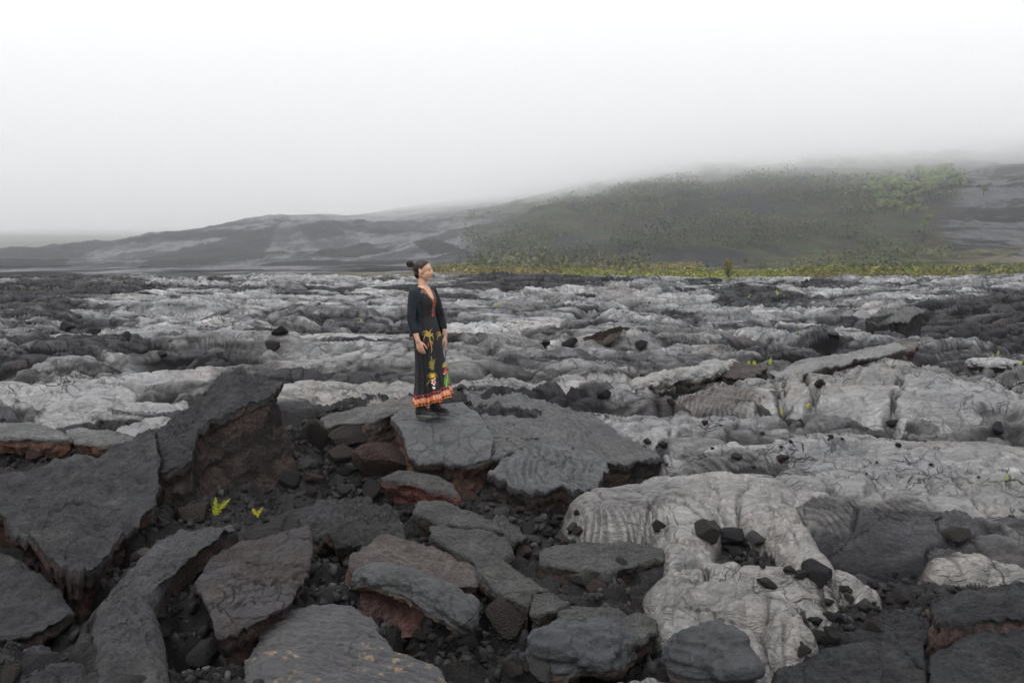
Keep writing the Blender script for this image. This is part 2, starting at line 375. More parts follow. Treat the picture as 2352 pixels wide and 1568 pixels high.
# ================================================================== the lava field near the camera
def field_fine(x, y):
    """height above zbase, base colour and masks of the hummocky ropy lava, before the placed features"""
    D = y
    # plan coordinates bent so that lobes do not line up
    wx = fbm(x / 2.2, y / 2.2, 3, 101) * 0.85; wy = fbm(x / 2.2, y / 2.2, 3, 102) * 0.85
    near = sstep(11, 7.5, D)
    h = fbm(x / 9, y / 7, 4, 103) * 0.42 * sstep(8, 14, D)
    df = sstep(34, 12, D)                              # the finest relief is only there to be seen close by
    # sheets that overrun each other: terraces with broken lips
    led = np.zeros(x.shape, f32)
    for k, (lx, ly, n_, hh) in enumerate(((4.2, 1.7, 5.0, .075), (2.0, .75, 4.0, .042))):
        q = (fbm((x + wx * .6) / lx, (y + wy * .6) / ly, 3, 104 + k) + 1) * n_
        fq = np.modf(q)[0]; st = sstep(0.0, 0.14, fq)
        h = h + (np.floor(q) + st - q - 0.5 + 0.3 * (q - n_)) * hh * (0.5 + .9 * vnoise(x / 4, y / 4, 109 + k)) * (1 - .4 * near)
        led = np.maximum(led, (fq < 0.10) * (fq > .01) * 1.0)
    # tumuli and big lobes
    s1 = 1.9
    F1, F2, ID, DX, DY = worley((x * 0.42 + wx * .7) / s1, (y + wy * .8) / s1, 111)
    e = np.clip((F2 - F1) / 0.6, 0, 1); dome = np.sqrt(1 - (1 - e) ** 2)
    pl = (ID - 0.5) * 0.12 + (DX * (fr(ID, 1) - .5) + DY * (fr(ID, 2) - .45)) * s1 * 0.22 + (dome - .8) * 0.36 * (.5 + fr(ID, 4))
    h = h + pl * (1 - 0.5 * near)
    gap = np.clip(1 - (F2 - F1) / 0.055, 0, 1) * sstep(0.35, 0.5, vnoise(x / 1.3, y / 1.3, 119))
    slot = sstep(.05, .12, fbm((x + wx * .6) / 1.15, (y + wy * .6) / .27, 4, 113) + .16 * (vnoise(x / 2.6, y / 2.6, 114) - .5)) * (1 - .5 * near)
    gap = np.maximum(gap, slot)
    h = h - gap * 0.22
    IDp = ID
    # lobes
    s2 = 0.52
    wx2 = fbm(x / 0.9, y / 0.9, 2, 121) * 0.30; wy2 = fbm(x / 0.9, y / 0.9, 2, 122) * 0.30
    G1, G2, ID2, DX2, DY2 = worley((x * 0.29 + wx * .35 + wx2 * .7) / s2, (y + wy * .4 + wy2) / s2, 131)
    e2 = np.clip((G2 - G1) / 0.5, 0, 1); dome2 = np.sqrt(1 - (1 - e2) ** 2)
    amp2 = 0.30 + 1.2 * sstep(.25, .75, vnoise(x / 3.1, y / 3.1, 139))
    h = h - np.clip(1 - (G2 - G1) / .09, 0, 1) * .07 * np.clip(amp2, 0, 1) * sstep(.3, .5, vnoise(x / .9, y / .9, 138))
    h = h + ((ID2 - 0.5) * 0.13 + (DX2 * (fr(ID2, 1) - .5) + DY2 * (fr(ID2, 2) - .4)) * s2 * 0.35 + (dome2 - .8) * 0.23) * amp2
    # toes
    s3 = 0.27
    K1, K2, ID3, DX3, DY3 = worley((x * 0.36 + wx2 * .7) / s3, (y + wy2) / s3, 141)
    e3 = np.clip((K2 - K1) / 0.5, 0, 1); dome3 = np.sqrt(1 - (1 - e3) ** 2)
    tm = sstep(0.46, 0.64, vnoise(x / 2.3, y / 2.3, 149)) * df
    h = h + ((ID3 - 0.5) * 0.03 + (DX3 * (fr(ID3, 1) - .5)) * s3 * 0.3 + (dome3 - .8) * 0.07) * (0.10 * df + 0.90 * tm)
    h = h + fbm(x / 0.45, y / 0.28, 4, 151) * (.010 + .016 * df)
    # ropes: bands of wrinkles
    ra = (IDp - .5) * 1.3
    ph = (x * np.sin(ra) + y * np.cos(ra)) / 0.060 + fbm(x / 0.7, y / 0.5, 3, 161) * 5.5
    rope = (np.abs(np.sin(ph)) - 0.5)
    rm = sstep(0.52, 0.66, vnoise(x / 1.9 + 3, y / 1.9, 163)) * sstep(24, 14, D)
    h = h + rope * rm * 0.013
    # rubble patches
    rub = sstep(0.69, 0.78, vnoise(x / 2.7 + 9, y / 2.1, 171) + 0.10 * fbm(x / .4, y / .4, 3, 172))
    rub = rub * (1 - .75 * sstep(10, 13, y))
    Q1, Q2, IDq, _, _ = worley((x + wx2 * .5) / 0.15, (y + wy2 * .5) / 0.13, 175)
    h = h + rub * ((IDq - 0.4) * 0.09 + np.clip((Q2 - Q1) / .4, 0, 1) * 0.05 - 0.06)
    # ---- colour
    big = fbm(x / 6.5, y / 5.0, 4, 181)
    crease = np.maximum.reduce([(1 - np.clip(e2 * 2.1, 0, 1)) ** .8 * np.clip(amp2 * 1.4, .35, 1), (1 - np.clip(e * 4.5, 0, 1)), (1 - np.clip(e3 * 2.8, 0, 1)) * np.clip(tm * 1.2, 0, 1), gap, led * .8])  # shade of creases and gaps for the colour, plus dark rubble and ledge lips
    lines = fbm((x + wx * .5) / .55, (y + wy * .5) / .045, 3, 189, gain=.6) * sstep(30, 14, y)
    sil = 0.44 + 0.42 * big + .55 * fbm(x / 2.4 + wx2, y / .55, 4, 183) + (ID2 - 0.5) * 0.30 + (IDp - 0.5) * 0.45 + .30 * lines
    sil = sil - 0.45 * rub - .2 * rm
    tan = sstep(0.1, 0.6, fbm(x / 2.0, y / 2.0, 4, 185) + (IDp - .5))
    brown = .6 * sstep(0.97, 1.06, fr(ID2, 5) * 0.7 + vnoise(x / 1.6, y / 1.6, 187) * 0.5)
    return dict(h=h, sil=sil, tan=tan, brown=brown, rub=rub, rope=rm, ID2=ID2, IDp=IDp, gap=gap, e2=e2, crease=crease)

def seg_dist(x, y, a, b):
    ax, ay = a[0], a[1]; bx, by = b[0] - ax, b[1] - ay
    t = np.clip(((x - ax) * bx + (y - ay) * by) / (bx * bx + by * by + 1e-9), 0, 1)
    return np.hypot(x - ax - t * bx, y - ay - t * by), t

# toes and lobes of silver pahoehoe, as paths: view position and radius (m), height (m)
TOES = [
    # plateau right of the gully and its stream of toes running towards the camera
    ([(1420, 1140, .42, .16), (1560, 1130, .55, .20), (1700, 1120, .5, .17), (1850, 1120, .4, .14)], 1.0),
    ([(1560, 1160, .36, .22), (1575, 1220, .27, .22), (1580, 1290, .21, .20), (1600, 1330, .23, .22)], 1.0),
    ([(1590, 1310, .20, .22), (1690, 1330, .32, .27), (1800, 1350, .30, .24), (1850, 1390, .20, .16)], 1.0),
    ([(1560, 1370, .22, .22), (1680, 1390, .26, .26), (1790, 1410, .22, .2)], .95),
    ([(1740, 1150, .30, .18), (1790, 1200, .25, .2), (1850, 1270, .19, .2), (1890, 1320, .16, .19), (1975, 1365, .14, .16)], 1.0),
    ([(1860, 1320, .13, .16), (1880, 1365, .13, .15), (1905, 1395, .09, .13)], .95),
    ([(1540, 1430, .15, .15), (1620, 1435, .13, .15), (1700, 1470, .12, .17), (1745, 1540, .11, .14)], 1.0),
    ([(1800, 1430, .15, .20), (1810, 1470, .17, .24), (1800, 1510, .12, .2)], 1.0),
    ([(1860, 1420, .10, .16), (1900, 1440, .08, .13)], .9),
    ([(1500, 1600, .3, .2), (1650, 1600, .3, .2)], .85),
    ([(520, 1215, .16, .10), (430, 1250, .20, .14), (340, 1305, .22, .16), (280, 1390, .24, .16), (262, 1480, .26, .16), (290, 1640, .3, .16)], .0),
    ([(640, 1190, .3, .06), (760, 1170, .4, .08), (860, 1200, .3, .06)], .0),
    # long horizontal rolls in the middle right
    ([(1560, 1050, .2, .13), (1700, 1025, .26, .16), (1880, 1015, .24, .15), (2000, 1022, .16, .1)], 1.0),
    ([(1810, 1085, .12, .1), (1900, 1055, .15, .13), (1950, 1045, .12, .1)], 1.0),
    ([(1900, 1010, .3, .14), (2100, 1020, .4, .17), (2352, 1035, .3, .15)], 1.0),
    ([(1460, 905, .17, .14), (1540, 875, .24, .2), (1640, 850, .26, .2)], 1.0),
    ([(1330, 965, .2, .12), (1430, 975, .24, .13), (1560, 985, .25, .13)], 1.0),
    ([(1450, 1010, .17, .1), (1520, 1000, .2, .1), (1600, 975, .2, .1)], 1.0),
    ([(1900, 900, 1.0, .28), (2050, 910, 1.0, .26)], .95),
    ([(1650, 920, .6, .2), (1760, 900, .7, .2)], .9),
    ([(1930, 850, .8, .3), (2000, 840, .6, .28)], .9),
    ([(2020, 860, .7, .28), (2200, 890, .8, .25)], .92),
    ([(1980, 1110, .6, .16), (2200, 1110, .7, .17), (2352, 1100, .6, .15)], 1.0),
    ([(2000, 1180, .3, .14), (2150, 1200, .35, .14), (2280, 1240, .25, .14)], .4),
    ([(2180, 1285, .16, .14), (2260, 1280, .17, .13), (2352, 1300, .12, .1)], .9),
    ([(1870, 1180, .25, .14), (1930, 1170, .25, .15)], .8),
    # behind the woman and left
    ([(1090, 890, .6, .26), (1250, 890, .6, .26), (1400, 890, .45, .22)], 1.0),
    ([(700, 905, .5, .22), (860, 900, .6, .22), (940, 895, .5, .2)], 1.05),
    ([(330, 930, .5, .2), (200, 940, .6, .2)], 1.0),
    ([(320, 985, .35, .2), (420, 980, .3, .16)], .9),
    ([(60, 900, .5, .2), (250, 880, .8, .25), (430, 870, .8, .22)], 1.1),
    ([(1060, 760, 1.2, .3), (1240, 745, 1.3, .32)], 1.05),
    ([(560, 800, .9, .25), (760, 790, 1.1, .3), (900, 800, .8, .26)], 1.05),
]
# painted zones: polygon (view positions), silver amount added, grain, brown
ZONES = [
    ([(1990, 735), (2080, 715), (2140, 700), (2352, 695), (2352, 790), (2250, 785), (2060, 760)], -.95, 0.15, 0.0),   # dark young flow
    ([(0, 790), (300, 800), (420, 830), (200, 860), (0, 850)], -.25, .2, .1), ([(560, 730), (800, 720), (860, 760), (640, 770)], -.22, .2, .1), ([(300, 830), (520, 790), (640, 830), (560, 870), (380, 880)], -.22, .2, .1),
    ([(1640, 660), (1700, 655), (1850, 672), (1840, 692), (1700, 690)], -1.0, 0.5, 0.0),
    ([(1060, 640), (1200, 625), (1350, 635), (1390, 650), (1300, 662), (1080, 655)], -.8, 0.4, 0.05),
    ([(0, 640), (330, 632), (380, 650), (200, 700), (0, 700)], -.42, 0.3, 0.1),
    ([(0, 690), (280, 700), (420, 740), (300, 760), (160, 800), (0, 760)], -.38, 0.3, 0.1),
    ([(1540, 900), (1640, 880), (1740, 920), (1700, 970), (1520, 955)], -0.6, 0.3, 0.9),   # brown striated
    ([(1900, 770), (2352, 800), (2352, 870), (2050, 850), (1850, 810)], -0.35, 0.3, 0.0),
    # all dark foreground, left of the silver stream
    ([(-400, 990), (180, 1000), (460, 960), (660, 960), (940, 915), (1050, 912), (1120, 960), (1140, 1060), (1380, 1075), (1500, 1060), (1530, 1085), (1330, 1130), (1330, 1200),
      (1500, 1240), (1510, 1340), (1500, 1420), (1530, 1480), (1560, 1800), (-600, 1900)], -2.2, 0.8, 0.12),
    ([(1040, 905), (1060, 895), (1200, 915), (1330, 945), (1470, 1010), (1540, 1070), (1400, 1120), (1120, 1120), (1120, 980)], -0.62, 0.25, 0.0),
    ([(1830, 1240), (2130, 1180), (2300, 1290), (2100, 1330), (1990, 1330)], -0.8, 0.2, 0.0),
    ([(2090, 1300), (2500, 1290), (2800, 1800), (1760, 1800), (1760, 1560), (1920, 1400), (2010, 1400), (2060, 1330)], -2.2, 0.8, 0.05),
    ([(1620, 1190), (1760, 1190), (1850, 1310), (1830, 1350), (1700, 1320), (1640, 1290)], -2.0, 0.8, 0.2),
    ([(1990, 1080), (2080, 1060), (2110, 1090), (2050, 1110)], -1.6, 0.6, 0.0),
    ([(1500, 1410), (1560, 1420), (1600, 1440), (1540, 1475)], -1.5, .6, .1),
]
# local lifts (+) and hollows (-): view x, y, radius across, radius along, amount
LIFTS = [
    (1030, 960, 1.1, .75, .18), (1180, 990, 1.0, .7, -.02),          # mound carrying the slab she stands on
    (700, 1130, .9, .5, -.22), (880, 1110, .7, .4, -.18), (1400, 1130, .5, .45, -.22), (1270, 1200, .45, .4, -.16),
    (1450, 1040, .55, .4, -.10), (200, 640, 3.5, 1.4, .42), (800, 632, 5, 2, .15), (1230, 640, 4.0, 2, .30), (1780, 632, 3.6, 1.5, .36), (2250, 648, 4, 2, .18),
    (460, 1500, .3, .2, -.12), (130, 1400, .3, .4, -.2), (1750, 680, 2.0, 1.2, -.25), (1880, 770, 2.4, 1.5, .12), (1900, 800, 1.6, .6, .15),
    (1720, 1290, .22, .22, -.12), (2100, 1320, .5, .16, -.18),
]
_toes = [([(*G(X_, Y_, hh * .5)[:2], r_, hh) for X_, Y_, r_, hh in pts], s_) for pts, s_ in TOES]
_zones = [(np.array([G(a, b)[:2] for a, b in poly]), ds, gr, br) for poly, ds, gr, br in ZONES]
_lifts = [(*G(a, b)[:2], rx, ry, am) for a, b, rx, ry, am in LIFTS]
# ropy surfaces: outline, direction of the strands (two view points), strand spacing m, relief m, darkening
ROPES = [([(590, 1440), (690, 1400), (800, 1400), (900, 1460), (980, 1520), (1100, 1640), (560, 1700)], (600, 1500), (900, 1475), .045, .016, 0),
         ([(1050, 895), (1180, 905), (1300, 950), (1430, 1010), (1545, 1075), (1480, 1095), (1300, 1040), (1150, 1010), (1090, 950)], (1080, 905), (1530, 1085), .075, .024, .15),
         ([(1135, 1060), (1230, 1040), (1375, 1040), (1395, 1100), (1300, 1130), (1180, 1120)], (1250, 1045), (1190, 1125), .085, .026, .1),
         ([(1330, 1190), (1500, 1185), (1520, 1240), (1340, 1250)], (1400, 1190), (1450, 1250), .06, .035, .0),
         ([(1340, 1120), (1420, 1100), (1540, 1110), (1560, 1170), (1520, 1200), (1400, 1180), (1340, 1170)], (1350, 1130), (1550, 1150), .035, .010, .15),
         ([(1840, 1190), (1950, 1165), (2100, 1165), (2260, 1245), (2200, 1300), (2020, 1290), (1880, 1260)], (1900, 1180), (2200, 1280), .06, .030, .40),
         ([(1530, 905), (1650, 880), (1740, 925), (1690, 975), (1520, 960)], (1530, 950), (1730, 900), .055, .020, .3),
         ([(1560, 1040), (1800, 1060), (1850, 1090), (1700, 1100), (1540, 1075)], (1560, 1060), (1840, 1085), .06, .020, .35),
         ([(1880, 985), (2200, 985), (2352, 1000), (2352, 1040), (1900, 1030)], (1900, 1000), (2300, 1015), .07, .012, .15),
         ([(1850, 800), (2300, 800), (2352, 870), (1950, 860)], (1850, 820), (2300, 850), .14, .035, .2),
         ([(1560, 780), (1800, 790), (1950, 810), (1700, 850)], (1560, 820), (1900, 790), .12, .02, .1),
         ([(480, 880), (640, 865), (660, 900), (500, 930)], (480, 900), (650, 890), .10, .02, .4)]
_ropes = [(np.array([G(a, b)[:2] for a, b in poly]), G(*p0)[:2], G(*p1)[:2], l_, am, dk_) for poly, p0, p1, l_, am, dk_ in ROPES]
# long open cracks: view positions, half width m, depth m
FISS = [([(1905, 835), (1885, 872), (1850, 905), (1862, 945), (1850, 985)], .06, .16), ([(1800, 915), (1790, 965)], .035, .12), ([(2095, 872), (2062, 920), (2064, 965), (2040, 1000)], .05, .14),
        ([(2120, 1205), (2200, 1208), (2290, 1240)], .05, .12), ([(2150, 1098), (2260, 1108), (2420, 1112)], .045, .12), ([(2000, 1092), (2110, 1092), (2180, 1135), (2230, 1180), (2330, 1210)], .03, .10),
        ([(1452, 890), (1455, 935)], .02, .08), ([(1640, 858), (1740, 872), (1800, 850)], .10, .2), ([(1420, 1115), (1560, 1112), (1700, 1098)], .012, .03), ([(1960, 1180), (2040, 1215), (2160, 1230)], .02, .06),
        ([(1080, 905), (1250, 890), (1420, 905)], .03, .10), ([(700, 935), (820, 925), (940, 900)], .03, .09), ([(40, 920), (210, 900), (330, 915)], .04, .12), ([(300, 870), (470, 850), (600, 860)], .05, .14),
        ([(1450, 1000), (1640, 985), (1800, 995), (1990, 985), (2200, 1000)], .035, .11), ([(1560, 1068), (1720, 1052), (1900, 1040), (2150, 1050), (2352, 1062)], .03, .10), ([(1850, 745), (2000, 760), (2200, 800)], .08, .16)]
_fiss = [([G(a, b)[:2] for a, b in pts], w_, d_) for pts, w_, d_ in FISS]
def poly_soft(x, y, poly, soft):
    """1 inside, fading to 0 over `soft` metres outside"""
    ins = inpoly(x, y, [tuple(p) for p in poly])
    d = np.full(x.shape, 1e3, f32)
    for i in range(len(poly)):
        dd, _ = seg_dist(x, y, poly[i - 1], poly[i]); d = np.minimum(d, dd)
    sd = np.where(ins, d, -d)
    return sstep(-soft, soft * 0.5, sd)
PITS = [(*G(930, 1405)[:2], .22, .16, .16), (*G(100, 1330)[:2], .35, .16, .22), (*G(540, 1478)[:2], .25, .10, .14), (*G(640, 1000)[:2], .3, .3, .1), (*G(2145, 1470)[:2], .05, .5, .2)]                                             # filled in with hollows under the slabs
def field(x, y, want=True):
    f = field_fine(x, y); h = f['h']
    zb = zbase(y).astype(f32)
    nz = fbm(x / .5, y / .5, 3, 201) * .12
    zs = np.zeros(x.shape, f32); gz = np.zeros(x.shape, f32); bz = np.zeros(x.shape, f32); dk = np.zeros(x.shape, f32)
    for poly, ds, gr, br in _zones:
        lo = poly.min(0) - 1.2; hi = poly.max(0) + 1.2
        m = (x > lo[0]) & (x < hi[0]) & (y > lo[1]) & (y < hi[1])
        if not m.any(): continue
        sft = 0.1 + 0.02 * float(poly[:, 1].mean())
        w = poly_soft(x[m] + nz[m] * 1.5, y[m] + nz[m] * 2, poly, sft)
        zs[m] += w * ds; gz[m] = np.maximum(gz[m], w * gr); bz[m] = np.maximum(bz[m], w * br); dk[m] = np.maximum(dk[m], w * (ds < -1.9))
    # the foreground is rougher, lower in relief, full of clinker
    dmp = 1 - 0.45 * dk
    h = h * dmp
    cl_ = np.zeros(x.shape, f32)
    m = dk > 0.02
    if m.any():
        xm, ym = x[m], y[m]
        q1, q2, iq, dxq, dyq = worley(xm / .62 + fbm(xm / .5, ym / .5, 3, 208) * .5, ym / .55, 209)
        a1, a2, i1, dx1, dy1 = worley(xm / .11 + fbm(xm / .15, ym / .15, 2, 211) * .7, ym / .11, 213)
        b1, b2, i2, dx2, dy2 = worley(xm / .26 + fbm(xm / .3, ym / .3, 2, 214) * .5, ym / .24, 215)
        zone = sstep(-.25, .2, fbm(xm / 1.1, ym / .9, 3, 217))
        small = np.clip((a2 - a1) / .3, 0, 1) * .018 + (dx1 * (fr(i1, 3) - .5) + dy1 * (fr(i1, 4) - .5)) * .05
        mid = (dx2 * (fr(i2, 3) - .5) + dy2 * (fr(i2, 4) - .5)) * .16 - np.clip(1 - (b2 - b1) / .2, 0, 1) * .03
        big = (iq - .5) * .05 + (dxq * (fr(iq, 3) - .5) + dyq * (fr(iq, 4) - .5)) * .30 - np.clip(1 - (q2 - q1) / .16, 0, 1) * .09
        cl_[m] = dk[m] * (small + mid * (.3 + .7 * zone) + big + np.abs(fbm(xm / .16, ym / .16, 3, 219)) * .02 + fbm(xm / .8, ym / .6, 4, 220) * .08)
    h = h + cl_
    for lx, ly, rx, ry, am in _lifts:
        q = ((x - lx) / rx) ** 2 + ((y - ly) / ry) ** 2
        h = h + am * np.exp(-q * 0.8)
    z = zb + h
    # smooth toes sit on that
    toe = np.zeros(x.shape, f32); ts = np.zeros(x.shape, f32); tcr = np.zeros(x.shape, f32)
    for pts, sil in _toes:
        arr = np.array([p[:3] for p in pts]); rmax = arr[:, 2].max() * 1.3
        lo = arr[:, :2].min(0) - rmax; hi = arr[:, :2].max(0) + rmax
        m = (x > lo[0]) & (x < hi[0]) & (y > lo[1]) & (y < hi[1])
        if not m.any(): continue
        xm, ym = x[m], y[m]
        wob = fbm(xm / .35, ym / .35, 3, 231) * .09
        best = np.full(xm.shape, -9.0, f32)
        for (ax, ay, ar, ah), (bx, by, br_, bh) in zip(pts[:-1], pts[1:]):
            d, t = seg_dist(xm, ym, (ax, ay), (bx, by))
            r = (ar + (br_ - ar) * t) * (1 + wob * 1.6); hh = ah + (bh - ah) * t
            q = 1 - (d / r) ** 2
            prof = np.where(q > 0, np.maximum(q, 0) ** 0.48, q * 2.0)
            best = np.maximum(best, hh * (prof * 1.15 - 0.15))
        zt = zb[m] + best + fbm(xm / .8, ym / .8, 2, 233) * .04 + wob * .12 + 0.5 * np.clip(h[m], -.1, .12)
        t1, t2, ti, tx_, ty_ = worley(xm / .36 + wob * 3, ym / .30 + fbm(xm / .4, ym / .4, 2, 234) * .4, 235)
        te = np.clip((t2 - t1) / .45, 0, 1); zt = zt - 0.03 + (np.sqrt(1 - (1 - te) ** 2) - .8) * .045 + (tx_ * (fr(ti, 1) - .5) + ty_ * (fr(ti, 2) - .5)) * .05
        zt = zt + fbm(xm / .25, ym / .035, 3, 236) * .006
        zz = z[m]; up = zt > zz - 0.0
        tt = np.maximum(zz, zt)
        kk = sstep(-0.01, 0.03, zt - zz)
        seam = np.clip(1 - np.abs(zt - zz) / .022, 0, 1) * (toe[m] > .5)
        tt = tt - seam * .035
        tcr[m] = np.maximum(tcr[m] * (1 - kk), np.maximum(seam * .9, kk * np.clip(1 - te * 5, 0, 1) * .75 * (fr(ti, 5) > .35)))
        z[m] = tt; toe[m] = np.maximum(toe[m] * (1 - kk), kk); ts[m] = np.where(up, sil, ts[m])
    rsil = np.zeros(x.shape, f32)
    for poly, p0, p1, lam, am, dk_ in _ropes:
        lo = poly.min(0) - .5; hi = poly.max(0) + .5
        m = (x > lo[0]) & (x < hi[0]) & (y > lo[1]) & (y < hi[1])
        if not m.any(): continue
        xm, ym = x[m], y[m]; d = (p1 - p0) / np.linalg.norm(p1 - p0); c0 = poly.mean(0)
        w = poly_soft(xm + nz[m], ym + nz[m], poly, .16)
        al = (xm - c0[0]) * d[0] + (ym - c0[1]) * d[1]; pe = -(xm - c0[0]) * d[1] + (ym - c0[1]) * d[0]
        q = pe / lam + fbm(xm / .5, ym / .5, 3, 251) * 2.6 + al * al * .5 / lam * .25
        st = 1 - np.abs(np.sin(q * math.pi)) ** 1.4
        br = fbm(al / lam * .25 + np.floor(q) * 3.7, np.floor(q) * 1.3, 3, 253)
        z[m] += w * am * (.9 - st * 1.3 + br * .8)
        rsil[m] = np.maximum(rsil[m], w * (dk_ + .35 * st))
    fcr = np.zeros(x.shape, f32)
    for pts, w_, d_ in _fiss:
        arr = np.array(pts); lo = arr.min(0) - .4; hi = arr.max(0) + .4
        m = (x > lo[0]) & (x < hi[0]) & (y > lo[1]) & (y < hi[1])
        if not m.any(): continue
        xm, ym = x[m] + fbm(x[m] / .35, y[m] / .35, 3, 271) * .16, y[m] + fbm(x[m] / .35, y[m] / .35, 3, 272) * .16
        d = np.full(xm.shape, 9., f32)
        for p0, p1 in zip(pts[:-1], pts[1:]): d = np.minimum(d, seg_dist(xm, ym, p0, p1)[0])
        ww = w_ * (.5 + 1.0 * vnoise(xm / .3, ym / .3, 273)); q = np.clip(1.4 - d / ww, 0, 1)
        z[m] -= q * d_; z[m] += np.exp(-(d / (w_ * 4)) ** 2) * d_ * .35; fcr[m] = np.maximum(fcr[m], q)
    for px, py, rx, ry, dep in PITS:
        q = ((x - px) / rx) ** 2 + ((y - py) / ry) ** 2
        z = z - dep * np.exp(-q ** 2)
    if not want: return z
    sil = np.clip(f['sil'] + zs, 0, 1)
    sil = sil * (1 - toe) + np.clip(ts * (0.84 + 0.16 * fbm(x / .5, y / .5, 3, 241)), 0, 1) * toe
    sil = np.clip(sil - rsil * sil, 0, 1)
    sil = sstep(.10, .88, sil + .12 * fbm(x / .16, y / .12, 4, 261))
    brown = np.clip(f['brown'] * (1 - toe) * (0.3 + .5 * (sil < .6)) + bz, 0, 1)
    c_s = np.array([0.235, 0.236, 0.242]); c_t = np.array([0.158, 0.140, 0.124]); c_b = np.array([0.055, 0.044, 0.041])
    c_d = np.array([0.034, 0.034, 0.037]) * (1 - dk[..., None]) + np.array([0.019, 0.019, 0.0205]) * dk[..., None]
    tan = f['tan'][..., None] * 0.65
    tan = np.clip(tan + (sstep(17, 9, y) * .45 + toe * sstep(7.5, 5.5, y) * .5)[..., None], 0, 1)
    far_ = sstep(9, 20, y)[..., None]; c_s = c_s * (.50 + .48 * far_); c_t = c_t * (.55 + .50 * far_)  # skin painted paler with distance, standing in for sky sheen at grazing view
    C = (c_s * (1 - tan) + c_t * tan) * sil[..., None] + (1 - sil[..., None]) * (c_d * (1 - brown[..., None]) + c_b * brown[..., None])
    C = C * (0.66 + 0.62 * f['ID2'][..., None])
    C = C * (1 - .93 * np.maximum(f['crease'] * (1 - toe) * (1 - .7 * dk), np.maximum(tcr * toe, fcr))[..., None])  # shade in creases, toe seams and open cracks darkened into the colour
    K = np.zeros(C.shape, f32)
    K[..., 0] = np.clip(sil * 1.6 - 0.45, 0, 1) * (1 - 0.6 * f['rope'])
    K[..., 1] = np.clip(np.maximum(gz * (1 - toe), f['rub']) , 0, 1) * (1 - toe)
    K[..., 1] = np.maximum(K[..., 1], (1 - sil) * .55)
    K[..., 2] = np.clip(sil, 0, 1) * (1 - .4 * K[..., 1])
    return z, C, K
az = np.radians(np.concatenate([np.linspace(-75, -40, 110, endpoint=False), np.linspace(-40, 40, 1100), np.linspace(40, 75, 111)[1:]]))
rad = np.geomspace(1.9, 82, 1300)
Rr, Aa = np.meshgrid(rad, az, indexing='ij')
fx = (Rr * np.sin(Aa)).astype(f32); fy = (Rr * np.cos(Aa)).astype(f32)
z, C, K = field(fx, fy)
for i in range(len(rad) - 2, -1, -1):                 # talus leans against anything steeper than rock can stand
    if rad[i] > 11: z[i] = np.maximum(z[i], z[i + 1] - 3.2 * (rad[i + 1] - rad[i]))
for _ in range(4):                                     # weathered edges: steep steps are rounded off a little
    dr_ = np.gradient(rad)[:, None]; sl = np.abs(np.gradient(z, axis=0)) / dr_
    sl[1:-1] = np.maximum(np.maximum(sl[:-2], sl[2:]), sl[1:-1]); w = sstep(.9, 2.2, sl); zz = z.copy()
    zz[2:-2] = (z[:-4] + 2 * z[1:-3] + 3 * z[2:-2] + 2 * z[3:-1] + z[4:]) / 9
    z2 = zz.copy(); z2[:, 3:-3] = (zz[:, :-6] + zz[:, 1:-5] * 2 + zz[:, 2:-4] * 3 + zz[:, 3:-3] * 4 + zz[:, 4:-2] * 3 + zz[:, 5:-1] * 2 + zz[:, 6:]) / 16
    z = z * (1 - w) + z2 * w
z = z.astype(f32)
ZG = z
def gridz(x, y):
    """height of the built lava field"""
    r = np.hypot(x, y); a = np.arctan2(x, y)
    fi = np.clip(np.log(r / rad[0]) / math.log(rad[1] / rad[0]), 0, len(rad) - 1.001); fj = np.clip(np.interp(a, az, np.arange(len(az))), 0, len(az) - 1.001)
    i = fi.astype(int); j = fj.astype(int); u_ = fi - i; v_ = fj - j
    return (ZG[i, j] * (1 - v_) + ZG[i, j + 1] * v_) * (1 - u_) + (ZG[i + 1, j] * (1 - v_) + ZG[i + 1, j + 1] * v_) * u_
M_lava = lava_material("lava_skin", crack=5.0, rough=0.50)
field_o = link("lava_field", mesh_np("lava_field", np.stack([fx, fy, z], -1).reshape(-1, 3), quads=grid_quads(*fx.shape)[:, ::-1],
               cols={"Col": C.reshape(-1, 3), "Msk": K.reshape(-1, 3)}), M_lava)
tag(field_o, kind="structure")
print("field", round(time.time() - T0, 1))
